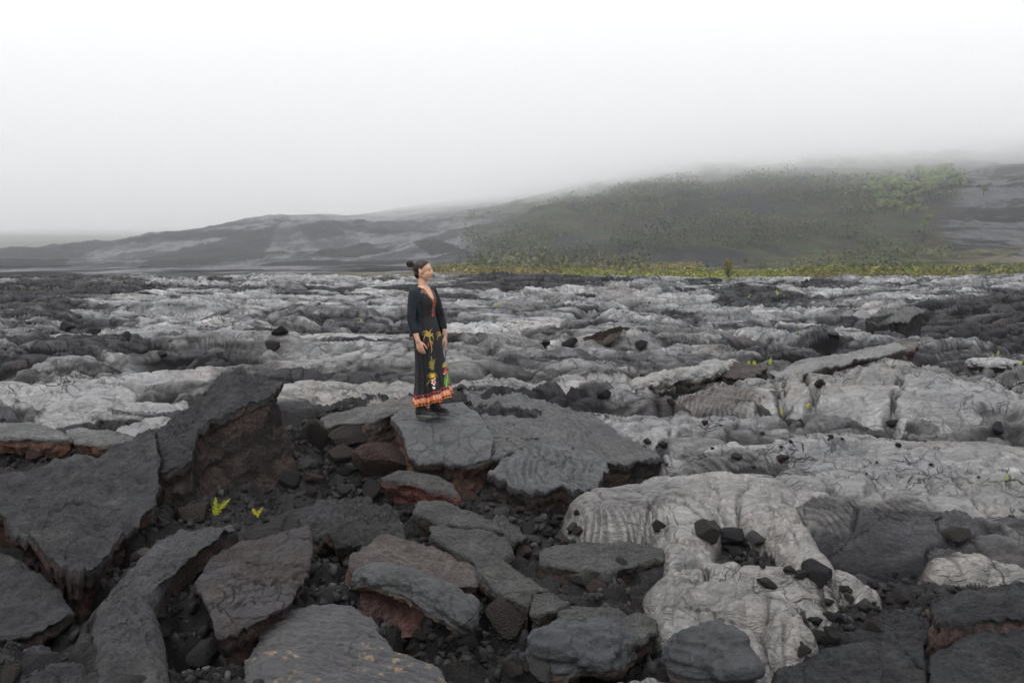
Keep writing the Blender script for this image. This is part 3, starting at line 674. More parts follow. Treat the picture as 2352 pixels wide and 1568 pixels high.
# ================================================================== the woman
PX, PY = onplane(990, 955, 0.0)[:2]; PZ = 0.0
class Blob:
    """closed round pieces, fused into one skin by a voxel remesh"""
    def __init__(s): s.v = []; s.f = []
    def add(s, v, f):
        o = len(s.v); s.v += [tuple(p) for p in v]; s.f += [tuple(i + o for i in q) for q in f]
    def ell(s, c, r, ax=None, n=20):
        c = Vector(c); M = ax if ax is not None else Matrix.Identity(3)
        v = []; f = []; m = n // 2
        v.append(c + M @ Vector((0, 0, r[2])))
        for i in range(1, m):
            a = math.pi * i / m
            for j in range(n):
                b = 2 * math.pi * j / n
                v.append(c + M @ Vector((r[0] * math.sin(a) * math.cos(b), r[1] * math.sin(a) * math.sin(b), r[2] * math.cos(a))))
        v.append(c + M @ Vector((0, 0, -r[2])))
        for j in range(n): f.append((0, 1 + j, 1 + (j + 1) % n))
        for i in range(m - 2):
            for j in range(n):
                a = 1 + i * n + j; b = 1 + i * n + (j + 1) % n
                f.append((a, a + n, b + n, b))
        k = 1 + (m - 2) * n; e = len(v) - 1
        for j in range(n): f.append((e, k + (j + 1) % n, k + j))
        s.add(v, f)
    def sph(s, c, r, n=16): s.ell(c, (r, r, r), n=n)
    def cap(s, a, b, ra, rb, n=16, flat=1.0, ref=None):
        """tapered rounded limb from a to b; flat squeezes it across the axis given by ref"""
        a = Vector(a); b = Vector(b); z = (b - a); L = z.length; z.normalize()
        x = Vector(ref) if ref is not None else Vector((0, 1, 0.01)); x = (x - x.dot(z) * z).normalized(); y = z.cross(x)
        v = []; f = []
        prof = [(-math.cos(t) * ra, math.sin(t) * ra) for t in np.linspace(0.25, math.pi / 2, 5)] + [(L + math.sin(t) * rb, math.cos(t) * rb) for t in np.linspace(0, math.pi / 2 - .25, 5)]
        v.append(a - z * ra)
        for d, r in prof:
            for j in range(n):
                g = 2 * math.pi * j / n
                v.append(a + z * d + x * (math.cos(g) * r * flat) + y * (math.sin(g) * r))
        v.append(a + z * (L + rb))
        m = len(prof)
        for j in range(n): f.append((0, 1 + (j + 1) % n, 1 + j))
        for i in range(m - 1):
            for j in range(n):
                p = 1 + i * n + j; q = 1 + i * n + (j + 1) % n
                f.append((p, q, q + n, p + n))
        e = len(v) - 1; k = 1 + (m - 1) * n
        for j in range(n): f.append((e, k + j, k + (j + 1) % n))
        s.add(v, f)
    def chain(s, pts, **kw):
        for (p, r), (q, t_) in zip(pts[:-1], pts[1:]): s.cap(p, q, r, t_, **kw)
    def loft(s, rings):
        n = len(rings[0]); v = [p for r in rings for p in r]; f = []
        for i in range(len(rings) - 1):
            for j in range(n):
                f.append((i * n + j, i * n + (j + 1) % n, (i + 1) * n + (j + 1) % n, (i + 1) * n + j))
        f.append(tuple(range(n))[::-1]); f.append(tuple((len(rings) - 1) * n + j for j in range(n)))
        s.add(v, f)
    def fuse(s, name, voxel, smooth=2, fac=0.5):
        me = bpy.data.meshes.new("tmp"); me.from_pydata(s.v, [], s.f)
        o = bpy.data.objects.new("tmp", me); COL.objects.link(o)
        md = o.modifiers.new("r", 'REMESH'); md.mode = 'VOXEL'; md.voxel_size = voxel
        if smooth:
            m2 = o.modifiers.new("s", 'SMOOTH'); m2.factor = fac; m2.iterations = smooth
        dg = bpy.context.evaluated_depsgraph_get(); ev = o.evaluated_get(dg)
        out = bpy.data.meshes.new_from_object(ev); out.name = name
        bpy.data.objects.remove(o); bpy.data.meshes.remove(me)
        return out
def coords(me):
    a = np.empty(len(me.vertices) * 3, f32); me.vertices.foreach_get("co", a); return a.reshape(-1, 3)
def setcol(me, name, arr):
    a = me.color_attributes.new(name, 'FLOAT_COLOR', 'POINT')
    arr = np.concatenate([arr, np.ones((len(arr), 1))], 1).astype(f32); a.data.foreach_set("color", arr.ravel())

TA = R(30); Fv = Vector((math.cos(TA), -math.sin(TA), 0)); Rt = Vector((-math.sin(TA), -math.cos(TA), 0)); Up = Vector((0, 0, 1))
HA = R(13); Fh = Vector((math.cos(HA), -math.sin(HA), 0)); Rh = Vector((-math.sin(HA), -math.cos(HA), 0))
person = empty("person", (PX, PY, PZ))
tag(person, "woman with hair bun in black patterned maxi dress and cardigan standing on lava slab", "person")

# torso half width (across), half depth, centre, by height
TZ = [.70, .80, .88, .96, 1.05, 1.12, 1.18, 1.24, 1.29, 1.33, 1.365]
TW = [.150, .162, .165, .150, .122, .125, .132, .140, .150, .118, .060]
TD = [.105, .112, .115, .102, .088, .094, .108, .104, .082, .062, .050]
TCX = [-.03, -.035, -.04, -.045, -.052, -.056, -.058, -.060, -.066, -.070, -.072]
TCY = [.03] * 11
def torso(z): return (np.interp(z, TZ, TCX), np.interp(z, TZ, TCY), np.interp(z, TZ, TW), np.interp(z, TZ, TD))
def ringpt(cx, cy, w, d, th, z):
    return Vector((cx, cy, z)) + Fv * (d * math.cos(th)) + Rt * (w * math.sin(th))
B = Blob()
B.loft([[ringpt(*torso(z), 2 * math.pi * j / 40, z) for j in range(40)] for z in TZ])
HC = Vector((-.062, .030, 1.525))
def H(f, s, z): return HC + Fh * f + Rh * s + Up * z
hm = Matrix((Fh, Rh, Up)).transposed()
B.cap((-.072, .032, 1.33), H(-.022, 0, -.07), .047, .042)                       # neck
B.cap((-.095, .05, 1.34), (-.075, .035, 1.37), .045, .045)
B.ell(H(-.012, 0, .022), (.090, .071, .088), hm, 28)                            # skull
B.ell(H(.022, 0, -.030), (.064, .055, .074), hm, 24)
for s_ in (-1, 1):
    B.cap(H(-.022, .046 * s_, -.045), H(.048, .015 * s_, -.086), .018, .015)    # jaw
    B.sph(H(.048, .029 * s_, -.026), .0235)                                      # cheek
    B.cap(H(.069, .014 * s_, .027), H(.058, .040 * s_, .024), .010, .008)       # brow
    B.sph(H(.063, .030 * s_, .003), .0125)                                      # eye
    B.sph(H(.085, .0088 * s_, -.0250), .0072)                                   # nostril
    B.ell(H(-.014, .070 * s_, -.008), (.019, .008, .031), hm, 14)               # ear
    B.cap(H(-.028, .073 * s_, .012), H(-.014, .077 * s_, .022), .005, .005)
    B.cap(H(-.030, .074 * s_, .010), H(-.018, .072 * s_, -.030), .0045, .005)
B.ell(H(.060, 0, -.086), (.020, .020, .017), hm, 16)                            # chin
B.cap(H(.079, 0, .016), H(.096, 0, -.019), .0070, .0080)                        # nose
B.sph(H(.093, 0, -.0225), .0085)
B.cap(H(.070, .018, -.052), H(.082, 0, -.050), .0065, .0070); B.cap(H(.070, -.018, -.052), H(.082, 0, -.050), .0065, .0070)
B.cap(H(.068, .015, -.062), H(.080, 0, -.061), .0065, .0075); B.cap(H(.068, -.015, -.062), H(.080, 0, -.061), .0065, .0075)
SR = Vector((-.150, -.112, 1.295)); ER = Vector((-.178, -.135, 1.03)); WR = Vector((-.108, -.165, .812))
SL = Vector((.010, .180, 1.300)); EL = Vector((.088, .215, 1.045)); WL = Vector((.142, .165, .838))
for S_, E_, W_ in ((SR, ER, WR), (SL, EL, WL)):
    B.cap((S_ + Vector((-.07, .035, 1.30))) / 2, S_, .048, .045)
    B.cap(S_, E_, .044, .036); m_ = E_.lerp(W_, .35); B.cap(E_, m_, .036, .036); B.cap(m_, W_, .036, .024)
for hx, kx, axx in (((-.065, -.028, .84), (-.070, -.040, .47), (-.088, -.058, .10)), ((-.010, .085, .84), (.015, .08, .47), (.040, .087, .10))):
    B.cap(hx, kx, .078, .052); mid = Vector(kx).lerp(Vector(axx), .35); B.cap(kx, mid, .050, .048); B.cap(mid, axx, .046, .034)
def hand(W, down, palm_n, thumbside, spread, sc_=1.0):
    """palm, four curled unequal fingers and a thumb leaving the side of the palm"""
    down = Vector(down).normalized(); t_ = Vector(thumbside); t_ = (t_ - t_.dot(down) * down).normalized(); n_ = down.cross(t_).normalized()
    if n_.dot(Vector(palm_n)) < 0: n_ = -n_
    k = W + down * .075 * sc_
    for i, o in enumerate((.026, .009, -.009, -.026)):
        B.cap(W + t_ * o * .55, k + t_ * o * 1.08, .0135, .0105, n=12)
    for o, l, c in ((.029, .070, .30), (.0105, .078, .38), (-.0085, .072, .45), (-.0275, .058, .5)):
        p = k + t_ * o * sc_; d = (down + t_ * o * spread).normalized()
        for q, (fr_, bend) in enumerate(((.45, .5), (.32, 1.2), (.23, 1.7))):
            dd = (d * math.cos(c * bend) + n_ * math.sin(c * bend)).normalized()
            e = p + dd * l * fr_; B.cap(p, e, .0088 - .0008 * q, .0082 - .0008 * q, n=10); p = e
    p = W + down * .022 + t_ * .022 + n_ * .006
    for l, r, (a_, b_, c_) in ((.040, .0115, (.75, .62, .22)), (.030, .0092, (.93, .28, .25)), (.024, .0082, (.97, .05, .3))):
        d = (down * a_ + t_ * b_ + n_ * c_).normalized(); e = p + d * l; B.cap(p, e, r, r * .9, n=10); p = e
hand(WR, (.30, -.02, -1), (.25, .9, 0), (.95, -.25, 0), .6)
hand(WL, (.10, -.05, -1), (-.6, .5, 0), (-.15, -.95, 0), .6)
bm_ = B.fuse("body", 0.0036, 3, 0.45)
P = coords(bm_); hl = P - np.array(HC); hf = hl @ np.array(Fh); hs_ = hl @ np.array(Rh); hz_ = hl[:, 2]
sk = np.tile(np.array([0.50, 0.288, 0.188]), (len(P), 1))
sk *= (1 + 0.06 * fbm(P[:, 0] * 22, P[:, 2] * 22, 3, 301))[:, None]
def paint(m, c, a=1.0):
    m = np.clip(m, 0, 1)[:, None] * a; sk[:] = sk * (1 - m) + np.array(c) * m
isface = hf > .03
paint(np.exp(-(((hf - .055) / .03) ** 2 + ((np.abs(hs_) - .038) / .022) ** 2 + ((hz_ + .03) / .02) ** 2)), (.54, .27, .19), .1)
paint(isface * np.exp(-((hs_ / .020) ** 4 + ((hz_ + .056) / .0105) ** 4)), (.40, .115, .10), .95)
paint(isface * np.exp(-((hs_ / .022) ** 4 + ((hz_ + .0562) / .0016) ** 4)), (.16, .04, .04), .8)
for s_ in (-1, 1):
    q = hs_ - .030 * s_
    paint(isface * np.exp(-((q / .0135) ** 4 + ((hz_ - .003) / .0042) ** 4)), (.50, .46, .42), .3)
    paint(isface * np.exp(-(((q) / .0065) ** 4 + ((hz_ - .003) / .0046) ** 4)), (.02, .012, .01), .95)
    paint(isface * np.exp(-((q / .016) ** 4 + ((hz_ - .0085) / .0022) ** 4)), (.03, .02, .015), .9)
    paint(isface * np.exp(-((q / .019) ** 4 + ((hz_ - .0255 + q * q * 12) / .0035) ** 4)), (.07, .04, .03), .75)
setcol(bm_, "Col", sk)
t = NT("skin"); a_ = t.new("ShaderNodeAttribute", attribute_name="Col").outputs['Color']
co_ = t.new("ShaderNodeTexCoord").outputs['Object']; nn = t.new("ShaderNodeTexNoise", {'Vector': co_, 'Scale': 180.0, 'Detail': 3.0}).outputs[0]
p = t.new("ShaderNodeBsdfPrincipled", {'Base Color': a_, 'Roughness': .48, 'Specular IOR Level': .4, 'Subsurface Weight': .12, 'Subsurface Scale': .01,
          'Subsurface Radius': (1, .35, .2), 'Normal': t.new("ShaderNodeBump", {'Height': nn, 'Distance': .0006, 'Strength': .6}).outputs[0]})
M_skin = t.done(p.outputs[0])
link("body", bm_, M_skin, person)

# ---- hair
hb = Blob()
hb.ell(H(-.018, 0, .030), (.094, .0765, .090), hm, 56)
hb.ell(H(-.045, 0, -.035), (.062, .062, .055), hm, 30)
me = hb.fuse("hair", 0.0034, 2)
P = coords(me); hl = P - np.array(HC); hf = hl @ np.array(Fh); hs_ = hl @ np.array(Rh); hz_ = hl[:, 2]
b_ = bmesh.new(); b_.from_mesh(me); b_.verts.ensure_lookup_table()
line = np.interp(hz_, [-.10, -.06, -.03, 0, .03, .06, .085, .13], [-.050, -.046, -.040, -.004, .012, .040, .066, .075]) 
dead = [v for v, k in zip(b_.verts, (hf > line) | (hz_ < -.082)) if k]
bmesh.ops.delete(b_, geom=dead, context='VERTS'); b_.to_mesh(me); b_.free()
t = NT("dark_hair"); co_ = t.new("ShaderNodeTexCoord").outputs['Object']
co_ = t.new("ShaderNodeVectorMath", {0: co_, 1: (14.0, 190.0, 60.0)}, operation='MULTIPLY').outputs[0]
nn = t.new("ShaderNodeTexNoise", {'Vector': co_, 'Scale': 1.0, 'Detail': 4.0}).outputs[0]
p = t.new("ShaderNodeBsdfPrincipled", {'Base Color': t.ramp(nn, [(.35, (.006, .004, .003)), (.7, (.026, .015, .010))]), 'Roughness': .45, 'Specular IOR Level': .28,
          'Normal': t.new("ShaderNodeBump", {'Height': nn, 'Distance': .003, 'Strength': .8}).outputs[0]})
M_hair = t.done(p.outputs[0])
hair = link("hair", me, M_hair, person)
hb = Blob(); bc = H(-.150, .0, .072)
for i in range(14):
    g = 2 * math.pi * i / 14; c0 = bc + Fh * (math.cos(g) * .021) + Up * (math.sin(g) * .022)
    hb.sph(c0 + Rh * (.006 * math.sin(3 * g)), .0195 + .003 * math.sin(2.3 * g))
hb.sph(bc, .022); hb.cap(bc, H(-.095, 0, .062), .013, .020)
link("hair_bun", hb.fuse("hair_bun", .0034, 2), M_hair, hair)
hb = Blob(); tc = H(-.118, 0, .066)
for i in range(10):
    g = 2 * math.pi * i / 10; hb.sph(tc + Rh * (math.cos(g) * .018) + Up * (math.sin(g) * .018), .006)
for i in range(9): hb.cap(tc + Rh * (rnd.uniform(-.015, .015)), H(-.105 - rnd.random() * .02, rnd.uniform(-.03, .03), -.012 - rnd.random() * .035), .0022, .0012, n=6)
link("hair_tie", hb.fuse("hair_tie", .002, 1), plain("auburn_hair", (.11, .035, .018), rough=.5), hair)

# ---- dress, its print painted on the cloth
NTH, NZ = 520, 620
DZ = [.10, .20, .35, .50, .68, .85, .96, 1.05, 1.12, 1.18, 1.24, 1.29, 1.33, 1.36]
DW = [.245, .230, .200, .182, .176, .176, .158, .134, .136, .143, .150, .158, .126, .070]
DD = [.220, .202, .170, .150, .136, .128, .116, .101, .107, .121, .117, .095, .075, .06]
DCX = [.036, .030, .014, -.002, -.020, -.036, -.045, -.052, -.056, -.058, -.060, -.066, -.070, -.072]
th = np.linspace(-math.pi, math.pi, NTH, endpoint=False)[None, :]; tt = np.linspace(0, 1, NZ)[:, None]
fvx, fvy = Fv.x, Fv.y; rvx, rvy = Rt.x, Rt.y
hemz = .178 + .030 * np.cos(th + 0.6) - .028 * np.cos(th - 2.0) + .006 * np.sin(9 * th)
neck = 1.345 - .135 * np.exp(-(th / .34) ** 2 * 1.0) - .02 * np.exp(-((np.abs(th) - math.pi) / .8) ** 2)
neck = np.minimum(neck, 1.205 + np.abs(th) * .26)
Zd = hemz + (neck - hemz) * tt
w_ = np.interp(Zd, DZ, DW); d_ = np.interp(Zd, DZ, DD); cx_ = np.interp(Zd, DZ, DCX)
low = np.clip((1.0 - Zd) / .85, 0, 1)
fold = (np.sin(7 * th + 1.2 + .6 * np.sin(Zd * 3)) * .5 + np.sin(11 * th + 3.0) * .35 + np.sin(4 * th + .3 + Zd) * .4 + .5 * np.sin(17 * th + Zd * 5) * .3)
rr_ = 1 + fold * (.014 + .12 * low ** 1.15)
for tf, wf, af in ((1.02, .10, .30), (1.62, .085, .20), (.36, .09, .22), (2.25, .11, .16), (.72, .06, .08), (1.32, .06, .10)): rr_ -= af * low ** 1.05 * np.exp(-((th - tf + .12 * (Zd - .3)) / wf) ** 2)
rr_ += .06 * np.exp(-((np.abs(th) - .42) / .26) ** 2 - ((Zd - 1.195) / .045) ** 2)     # bust
rr_ += .012 * fbm(th * 2.5 + Zd * 0, Zd * 9 + th, 3, 311) + .010 * np.sin(Zd * 60 + th * 6) * np.exp(-((Zd - 1.06) / .05) ** 2)
Xd = cx_ + rr_ * (d_ * np.cos(th) * fvx + w_ * np.sin(th) * rvx); Yd = .03 + rr_ * (d_ * np.cos(th) * fvy + w_ * np.sin(th) * rvy)
Zd = Zd + 0 * th
arc = th * (.5 * (w_ + d_)) + 0 * Zd                                                # cloth coordinate across
blk = np.array([.012, .012, .015]); C_ = np.tile(blk, (NZ, NTH, 1))
def put(m, c):
    m = np.broadcast_to(m, (NZ, NTH)); C_[m] = c
gx = np.round(arc / .040 - .5 * (np.round(Zd / .022) % 2)); gz = np.round(Zd / .022)
ddx = arc - (gx + .5 * (gz % 2)) * .040; ddz = Zd - gz * .022
put((np.hypot(ddx, ddz) < .0019), (.22, .18, .13))
# motifs, placed across the front of the skirt
fx_, fz_ = Xd, Zd
def stroke(pts, w0, w1, c, veins=None):
    n = len(pts) - 1
    for i in range(n):
        (ax, az_), (bx, bz) = pts[i], pts[i + 1]
        dx, dz = bx - ax, bz - az_; L2 = dx * dx + dz * dz
        t_ = np.clip(((fx_ - ax) * dx + (fz_ - az_) * dz) / L2, 0, 1)
        dist = np.hypot(fx_ - ax - t_ * dx, fz_ - az_ - t_ * dz); s_ = (i + t_) / n
        m = front & (dist < (w0 + (w1 - w0) * s_) * np.sqrt(np.clip(1.15 - s_ * .9, 0, 1)))
        put(m, c)
        if veins is not None: put(m & (np.abs(np.sin((s_ * n) * 7 + fx_ * 0)) < .25), veins)
front = np.cos(th) * fvy + np.sin(th) * rvy < .25
gold = (.34, .23, .045); olive = (.20, .17, .03); lime = (.33, .40, .04); red = (.50, .04, .03); whi = (.75, .68, .60); org = (.75, .22, .02); teal = (.06, .27, .33)
def palm(x, z, s=1.0):
    stroke([(x - .004 * s, z + .035 * s), (x, z), (x + .016 * s, z - .07 * s), (x + .028 * s, z - .14 * s), (x + .022 * s, z - .175 * s)], .0075 * s, .0045 * s, gold)
    for a in ([(0, 0), (-.03, .045), (-.055, .045), (-.064, .025)], [(0, 0), (.012, .05), (.030, .075)], [(0, -.005), (-.035, .01), (-.05, -.02), (-.052, -.06)],
              [(0, -.005), (.025, .005), (.040, -.02), (.044, -.055)], [(0, 0), (-.012, .04), (-.03, .06)], [(.012, -.06), (.030, -.065), (.038, -.10)], [(0, 0), (.03, .02), (.046, .005)], [(0, 0), (-.03, .028), (-.062, .008)]):
        stroke([(x + u * s, z + v * s) for u, v in a], .0098 * s, .0015 * s, gold, None)
palm(0, .860); palm(.118, .850, .8); palm(-.13, .52, .0001)
put(front & (((fx_ + .006) / .006) ** 2 + ((fz_ - .77) / .022) ** 2 < 1), red)
def flowers(x, z):
    for a in ([(.0, 0), (-.010, .10), (-.02, .135)], [(0, 0), (-.02, .075), (-.045, .06)], [(0, .02), (-.03, .05), (-.04, .035)], [(0, .03), (.014, .085), (.03, .10)], [(-.002, .0), (-.028, .02), (-.046, .012)]):
        stroke([(x + u, z + .07 + v) for u, v in a], .0125, .003, olive, None)
    for k in range(15):
        g = R(-60 + k * 22); stroke([(x - .006, z), (x - .006 + math.cos(g) * .030, z + math.sin(g) * .026), (x - .006 + math.cos(g) * .052, z + math.sin(g) * .040 - .004)], .0048, .0022, lime if k % 2 else gold)
    for k in range(5): stroke([(x - .03, z - .05), (x - .045 - .006 * k, z - .07 - .008 * k)], .004, .003, lime)
    put(front & (((fx_ - x) / .017) ** 2 + ((fz_ - z) / .021) ** 2 < 1), org)
    stroke([(x - .008, z - .01), (x + .006, z + .006), (x + .020, z + .024)], .003, .002, (.8, .55, .05)); stroke([(x - .002, z - .018), (x + .014, z)], .003, .002, (.8, .6, .05))
    an = np.arctan2(fz_ - z + .062, fx_ - x - .010); r0 = .031 * (.78 + .22 * np.cos(5 * an + .6))
    dh = np.hypot((fx_ - x - .010) * 1.15, (fz_ - z + .062) * .75)
    put(front & (dh < r0), whi); put(front & (dh < r0 * .80) & (np.cos(10 * an) > -.2), (.85, .22, .18)); put(front & (dh < r0 * .48), red)
    put(front & (np.hypot(fx_ - x - .016, fz_ - z + .125) < .011), whi); put(front & (np.hypot(fx_ - x - .004, fz_ - z + .118) < .007), whi)
    for k in range(5): stroke([(x + .022, z - .04), (x + .036 + .004 * k, z - .06 - .012 * k)], .005, .002, (.02, .10, .03))
flowers(.036, .450)
x, z = .154, .53
for k in range(9):
    g = R(20 + k * 20); stroke([(x, z), (x + math.cos(g) * .022, z + math.sin(g) * .035), (x + math.cos(g) * .03, z + math.sin(g) * .05)], .005, .002, lime)
put(front & (((fx_ - x) / .014) ** 2 + ((fz_ - z) / .016) ** 2 < 1), org); put(front & (((fx_ - x - .004) / .015) ** 2 + ((fz_ - z + .055) / .034) ** 2 < 1), red)
mon = front & (((fx_ - x - .018) / .026) ** 2 + ((fz_ - z + .145) / .060) ** 2 < 1); put(mon, (.015, .11, .03))
put(mon & (np.abs(np.sin((fz_ + np.abs(fx_ - x - .018) * .8) * 230)) < .3), (.35, .55, .08)); put(mon & (np.abs(fx_ - x - .018) < .002), (.35, .55, .08))
put(front & (np.abs(fx_ - x) < .02) & (np.abs(fz_ - z + .07) < .0018), (.8, .7, .6))
# border bands at the hem
hh = Zd - hemz; au = arc / .026
peach = (.62, .30, .17); dor = (.58, .17, .04)
put((hh < .110) & (hh >= 0), (.010, .010, .010))
tri = np.abs(np.modf(au + 100)[0] - .5) * 2
v3 = (hh - .078) / .032; b3 = (v3 > 0) & (v3 < 1); dia = np.abs(v3 - .5) * 2
put(b3 & (tri + (1 - dia) < .92), red); put(b3 & (tri + (1 - dia) < .92) & (np.floor(au + .5) % 4 == 0), teal)
put((hh > .112) & (hh < .1155), (.3, .05, .02))
b2 = (hh > .036) & (hh < .076); put(b2, peach)
chev = np.modf((au * .8 + np.abs((hh - .056) / .020) * .35) + 100)[0]; put(b2 & (chev < .16), (.13, .03, .02)); put(b2 & (chev > .5) & (chev < .62), (.75, .13, .12))
b1 = (hh > .003) & (hh < .034); v1_ = np.abs((hh - .018) / .016); put(b1, dor); put(b1 & (tri * 1.0 + v1_ < .86), (.010, .010, .010)); put(b1 & ((1 - tri) + v1_ < .35), (.010, .010, .010))
# neckline and placket of small triangles
dn = neck - Zd; au2 = arc / .022 + .5
nb = (dn < .042) & (np.abs(th) < 1.15) & (dn > .003)
v_ = (dn / .021) % 1.0; tr2 = np.abs(np.modf(au2 + Zd / .022 + 50)[0] - .5) * 2
patt = np.abs(v_ - .5) * 2
col_i = (np.floor(au2 + Zd / .022) + np.floor(dn / .021)) % 4
put(nb, (.012, .012, .012)); put(nb & (tr2 + (1 - patt) < .95), red); put(nb & (tr2 + (1 - patt) < .95) & (col_i == 1), teal)
put(nb & (tr2 + (1 - patt) < .95) & (col_i == 3), (.50, .26, .05))
pk = (np.abs(arc) < .024) & (Zd > 1.052) & (dn > .003); vz_ = (Zd / .020) % 1.0; ta = np.abs(np.modf((arc + .024) / .024)[0] - .5) * 2
hour = ta < np.abs(vz_ - .5) * 2
put(pk, (.012, .012, .012)); ci = np.floor(Zd / .020) % 5
put(pk & hour, red); put(pk & hour & (ci == 1), teal); put(pk & hour & (ci == 3), (.50, .15, .04)); put(np.abs(arc) < np.where(pk, .0025, -1), (.012, .012, .012))
put((dn < .004), (.06, .02, .015))
co = np.stack([Xd, Yd, Zd], -1).reshape(-1, 3)
me = mesh_np("dress", co, quads=grid_quads(NZ, NTH, wrap=True)[:, ::-1], cols={"Col": C_.reshape(-1, 3)})
t = NT("dress_cloth"); a_ = t.new("ShaderNodeAttribute", attribute_name="Col").outputs['Color']
co_ = t.new("ShaderNodeTexCoord").outputs['Object']; nn = t.new("ShaderNodeTexNoise", {'Vector': co_, 'Scale': 60.0, 'Detail': 4.0}).outputs[0]
p = t.new("ShaderNodeBsdfPrincipled", {'Base Color': a_, 'Roughness': .75, 'Specular IOR Level': .25, 'Normal': t.new("ShaderNodeBump", {'Height': nn, 'Distance': .004, 'Strength': .5}).outputs[0]})
bf = t.new("ShaderNodeNewGeometry").outputs['Backfacing']
p2 = t.new("ShaderNodeBsdfPrincipled", {'Base Color': t.mixc(.6, a_, (.55, .50, .48, 1)), 'Roughness': .8})
dress = link("dress", me, t.done(t.new("ShaderNodeMixShader", {0: bf, 1: p.outputs[0], 2: p2.outputs[0]}).outputs[0]), person)

# ---- cardigan
cb = Blob()
def arcshell(zs, ths, grow, thick=.012):
    """a curved sheet of cloth round the body, closed all round"""
    rings = []
    for z_, t0, t1, gr in zip(zs, ths[0], ths[1], grow):
        cx0 = np.interp(z_, DZ, DCX); w0 = np.interp(z_, DZ, DW); d0 = np.interp(z_, DZ, DD); ring = []
        n = 46
        for k in range(n):
            a = t0 + (t1 - t0) * k / (n - 1); wob = 1 + .035 * math.sin(a * 6 + z_ * 9) * gr / .02
            ring.append(ringpt(cx0, .03, (w0 + gr) * wob, (d0 + gr) * wob, a, z_))
        for k in range(n - 1, -1, -1):
            a = t0 + (t1 - t0) * k / (n - 1); wob = 1 + .035 * math.sin(a * 6 + z_ * 9) * gr / .02
            ring.append(ringpt(cx0, .03, (w0 + gr) * wob - thick, (d0 + gr) * wob - thick, a, z_))
        rings.append(ring)
    cb.loft(rings)
zs = [.845, .88, .95, 1.03, 1.10, 1.18, 1.24, 1.29, 1.33]
n0 = [1.30, 1.22, 1.16, 1.15, 1.15, 1.12, 1.05, .98, .95]
n1 = [2 * math.pi - v for v in (1.10, 1.05, 1.0, .98, .95, .90, .85, .85, .9)]
arcshell(zs, (n0, n1), [.034, .030, .026, .030, .026, .020, .018, .018, .016])
def sleeve(S_, E_, W_, k):
    cb.cap(S_ + (Vector((-.07, .035, 1.315)) - S_) * .45, S_, .055, .055)
    cb.cap(S_, S_.lerp(E_, .55), .056, .055); cb.cap(S_.lerp(E_, .5), E_, .055, .050)
    c_ = E_.lerp(W_, k); cb.cap(E_, c_, .050, .041)
    cb.cap(c_.lerp(E_, .30), c_.lerp(W_, .04), .0435, .040)
    for q in range(3): cb.cap(E_.lerp(S_, .12 + .10 * q) + Vector((-.02, -.03, 0)), E_.lerp(S_, .05 + .10 * q) + Vector((.03, -.028, 0)), .024, .020)
sleeve(SR, ER, WR, .52); sleeve(SL, EL, WL, .55)
hood = [((-.105, -.128, 1.215), .018), ((-.130, -.118, 1.28), .022), ((-.150, -.075, 1.335), .026), ((-.160, -.01, 1.350), .032), ((-.155, .06, 1.352), .034), ((-.11, .125, 1.350), .028), ((-.05, .145, 1.335), .022), ((.0, .135, 1.285), .016)]
cb.chain(hood); cb.chain([(Vector(p) + Vector((-.03, .0, -.03)), r * .95) for p, r in hood[2:6]])
cb.chain([((-.108, -.130, 1.22), .014), ((-.092, -.132, 1.10), .012), ((-.082, -.128, .98), .012), ((-.078, -.140, .87), .013)])
me = cb.fuse("cardigan", .0048, 3, .5)
P = coords(me); nz_ = fbm(P[:, 0] * 14 + P[:, 2] * 5, P[:, 2] * 16, 4, 321) * .006
nrm = np.empty(len(P) * 3, f32); me.vertices.foreach_get("normal", nrm); P = P + nrm.reshape(-1, 3) * nz_[:, None]
me.vertices.foreach_set("co", P.astype(f32).ravel()); me.update()
link("cardigan", me, plain("black_knit", (.013, .017, .021), rough=.85, spec=.25, noise=.3, scale=40, bump=.004), person)

# ---- bracelets on her left wrist
bb = Blob(); wc = WL.lerp(EL, .10); ax_ = (EL - WL).normalized(); e1 = ax_.cross(Vector((0, 1, 0))).normalized(); e2 = ax_.cross(e1)
for i in range(14):
    g = 2 * math.pi * i / 14; bb.sph(wc + e1 * (math.cos(g) * .030) + e2 * (math.sin(g) * .030), .0066, n=10)
bp_me = bb.fuse("bracelet", .0022, 0); link("bracelet", bp_me, plain("pale_beads", (.55, .52, .50), rough=.3), person)
bb = Blob(); wc2 = wc + ax_ * .014
for i in range(18):
    g = 2 * math.pi * i / 18; bb.sph(wc2 + e1 * (math.cos(g) * .031) + e2 * (math.sin(g) * .031), .004, n=8)
bb.cap(wc2 + Vector((.03, -.01, 0)), wc2 + Vector((.046, -.012, -.008)), .003, .002, n=6)
link("bracelet", bb.fuse("bracelet", .002, 0), plain("red_cord", (.5, .04, .04), rough=.6), person)

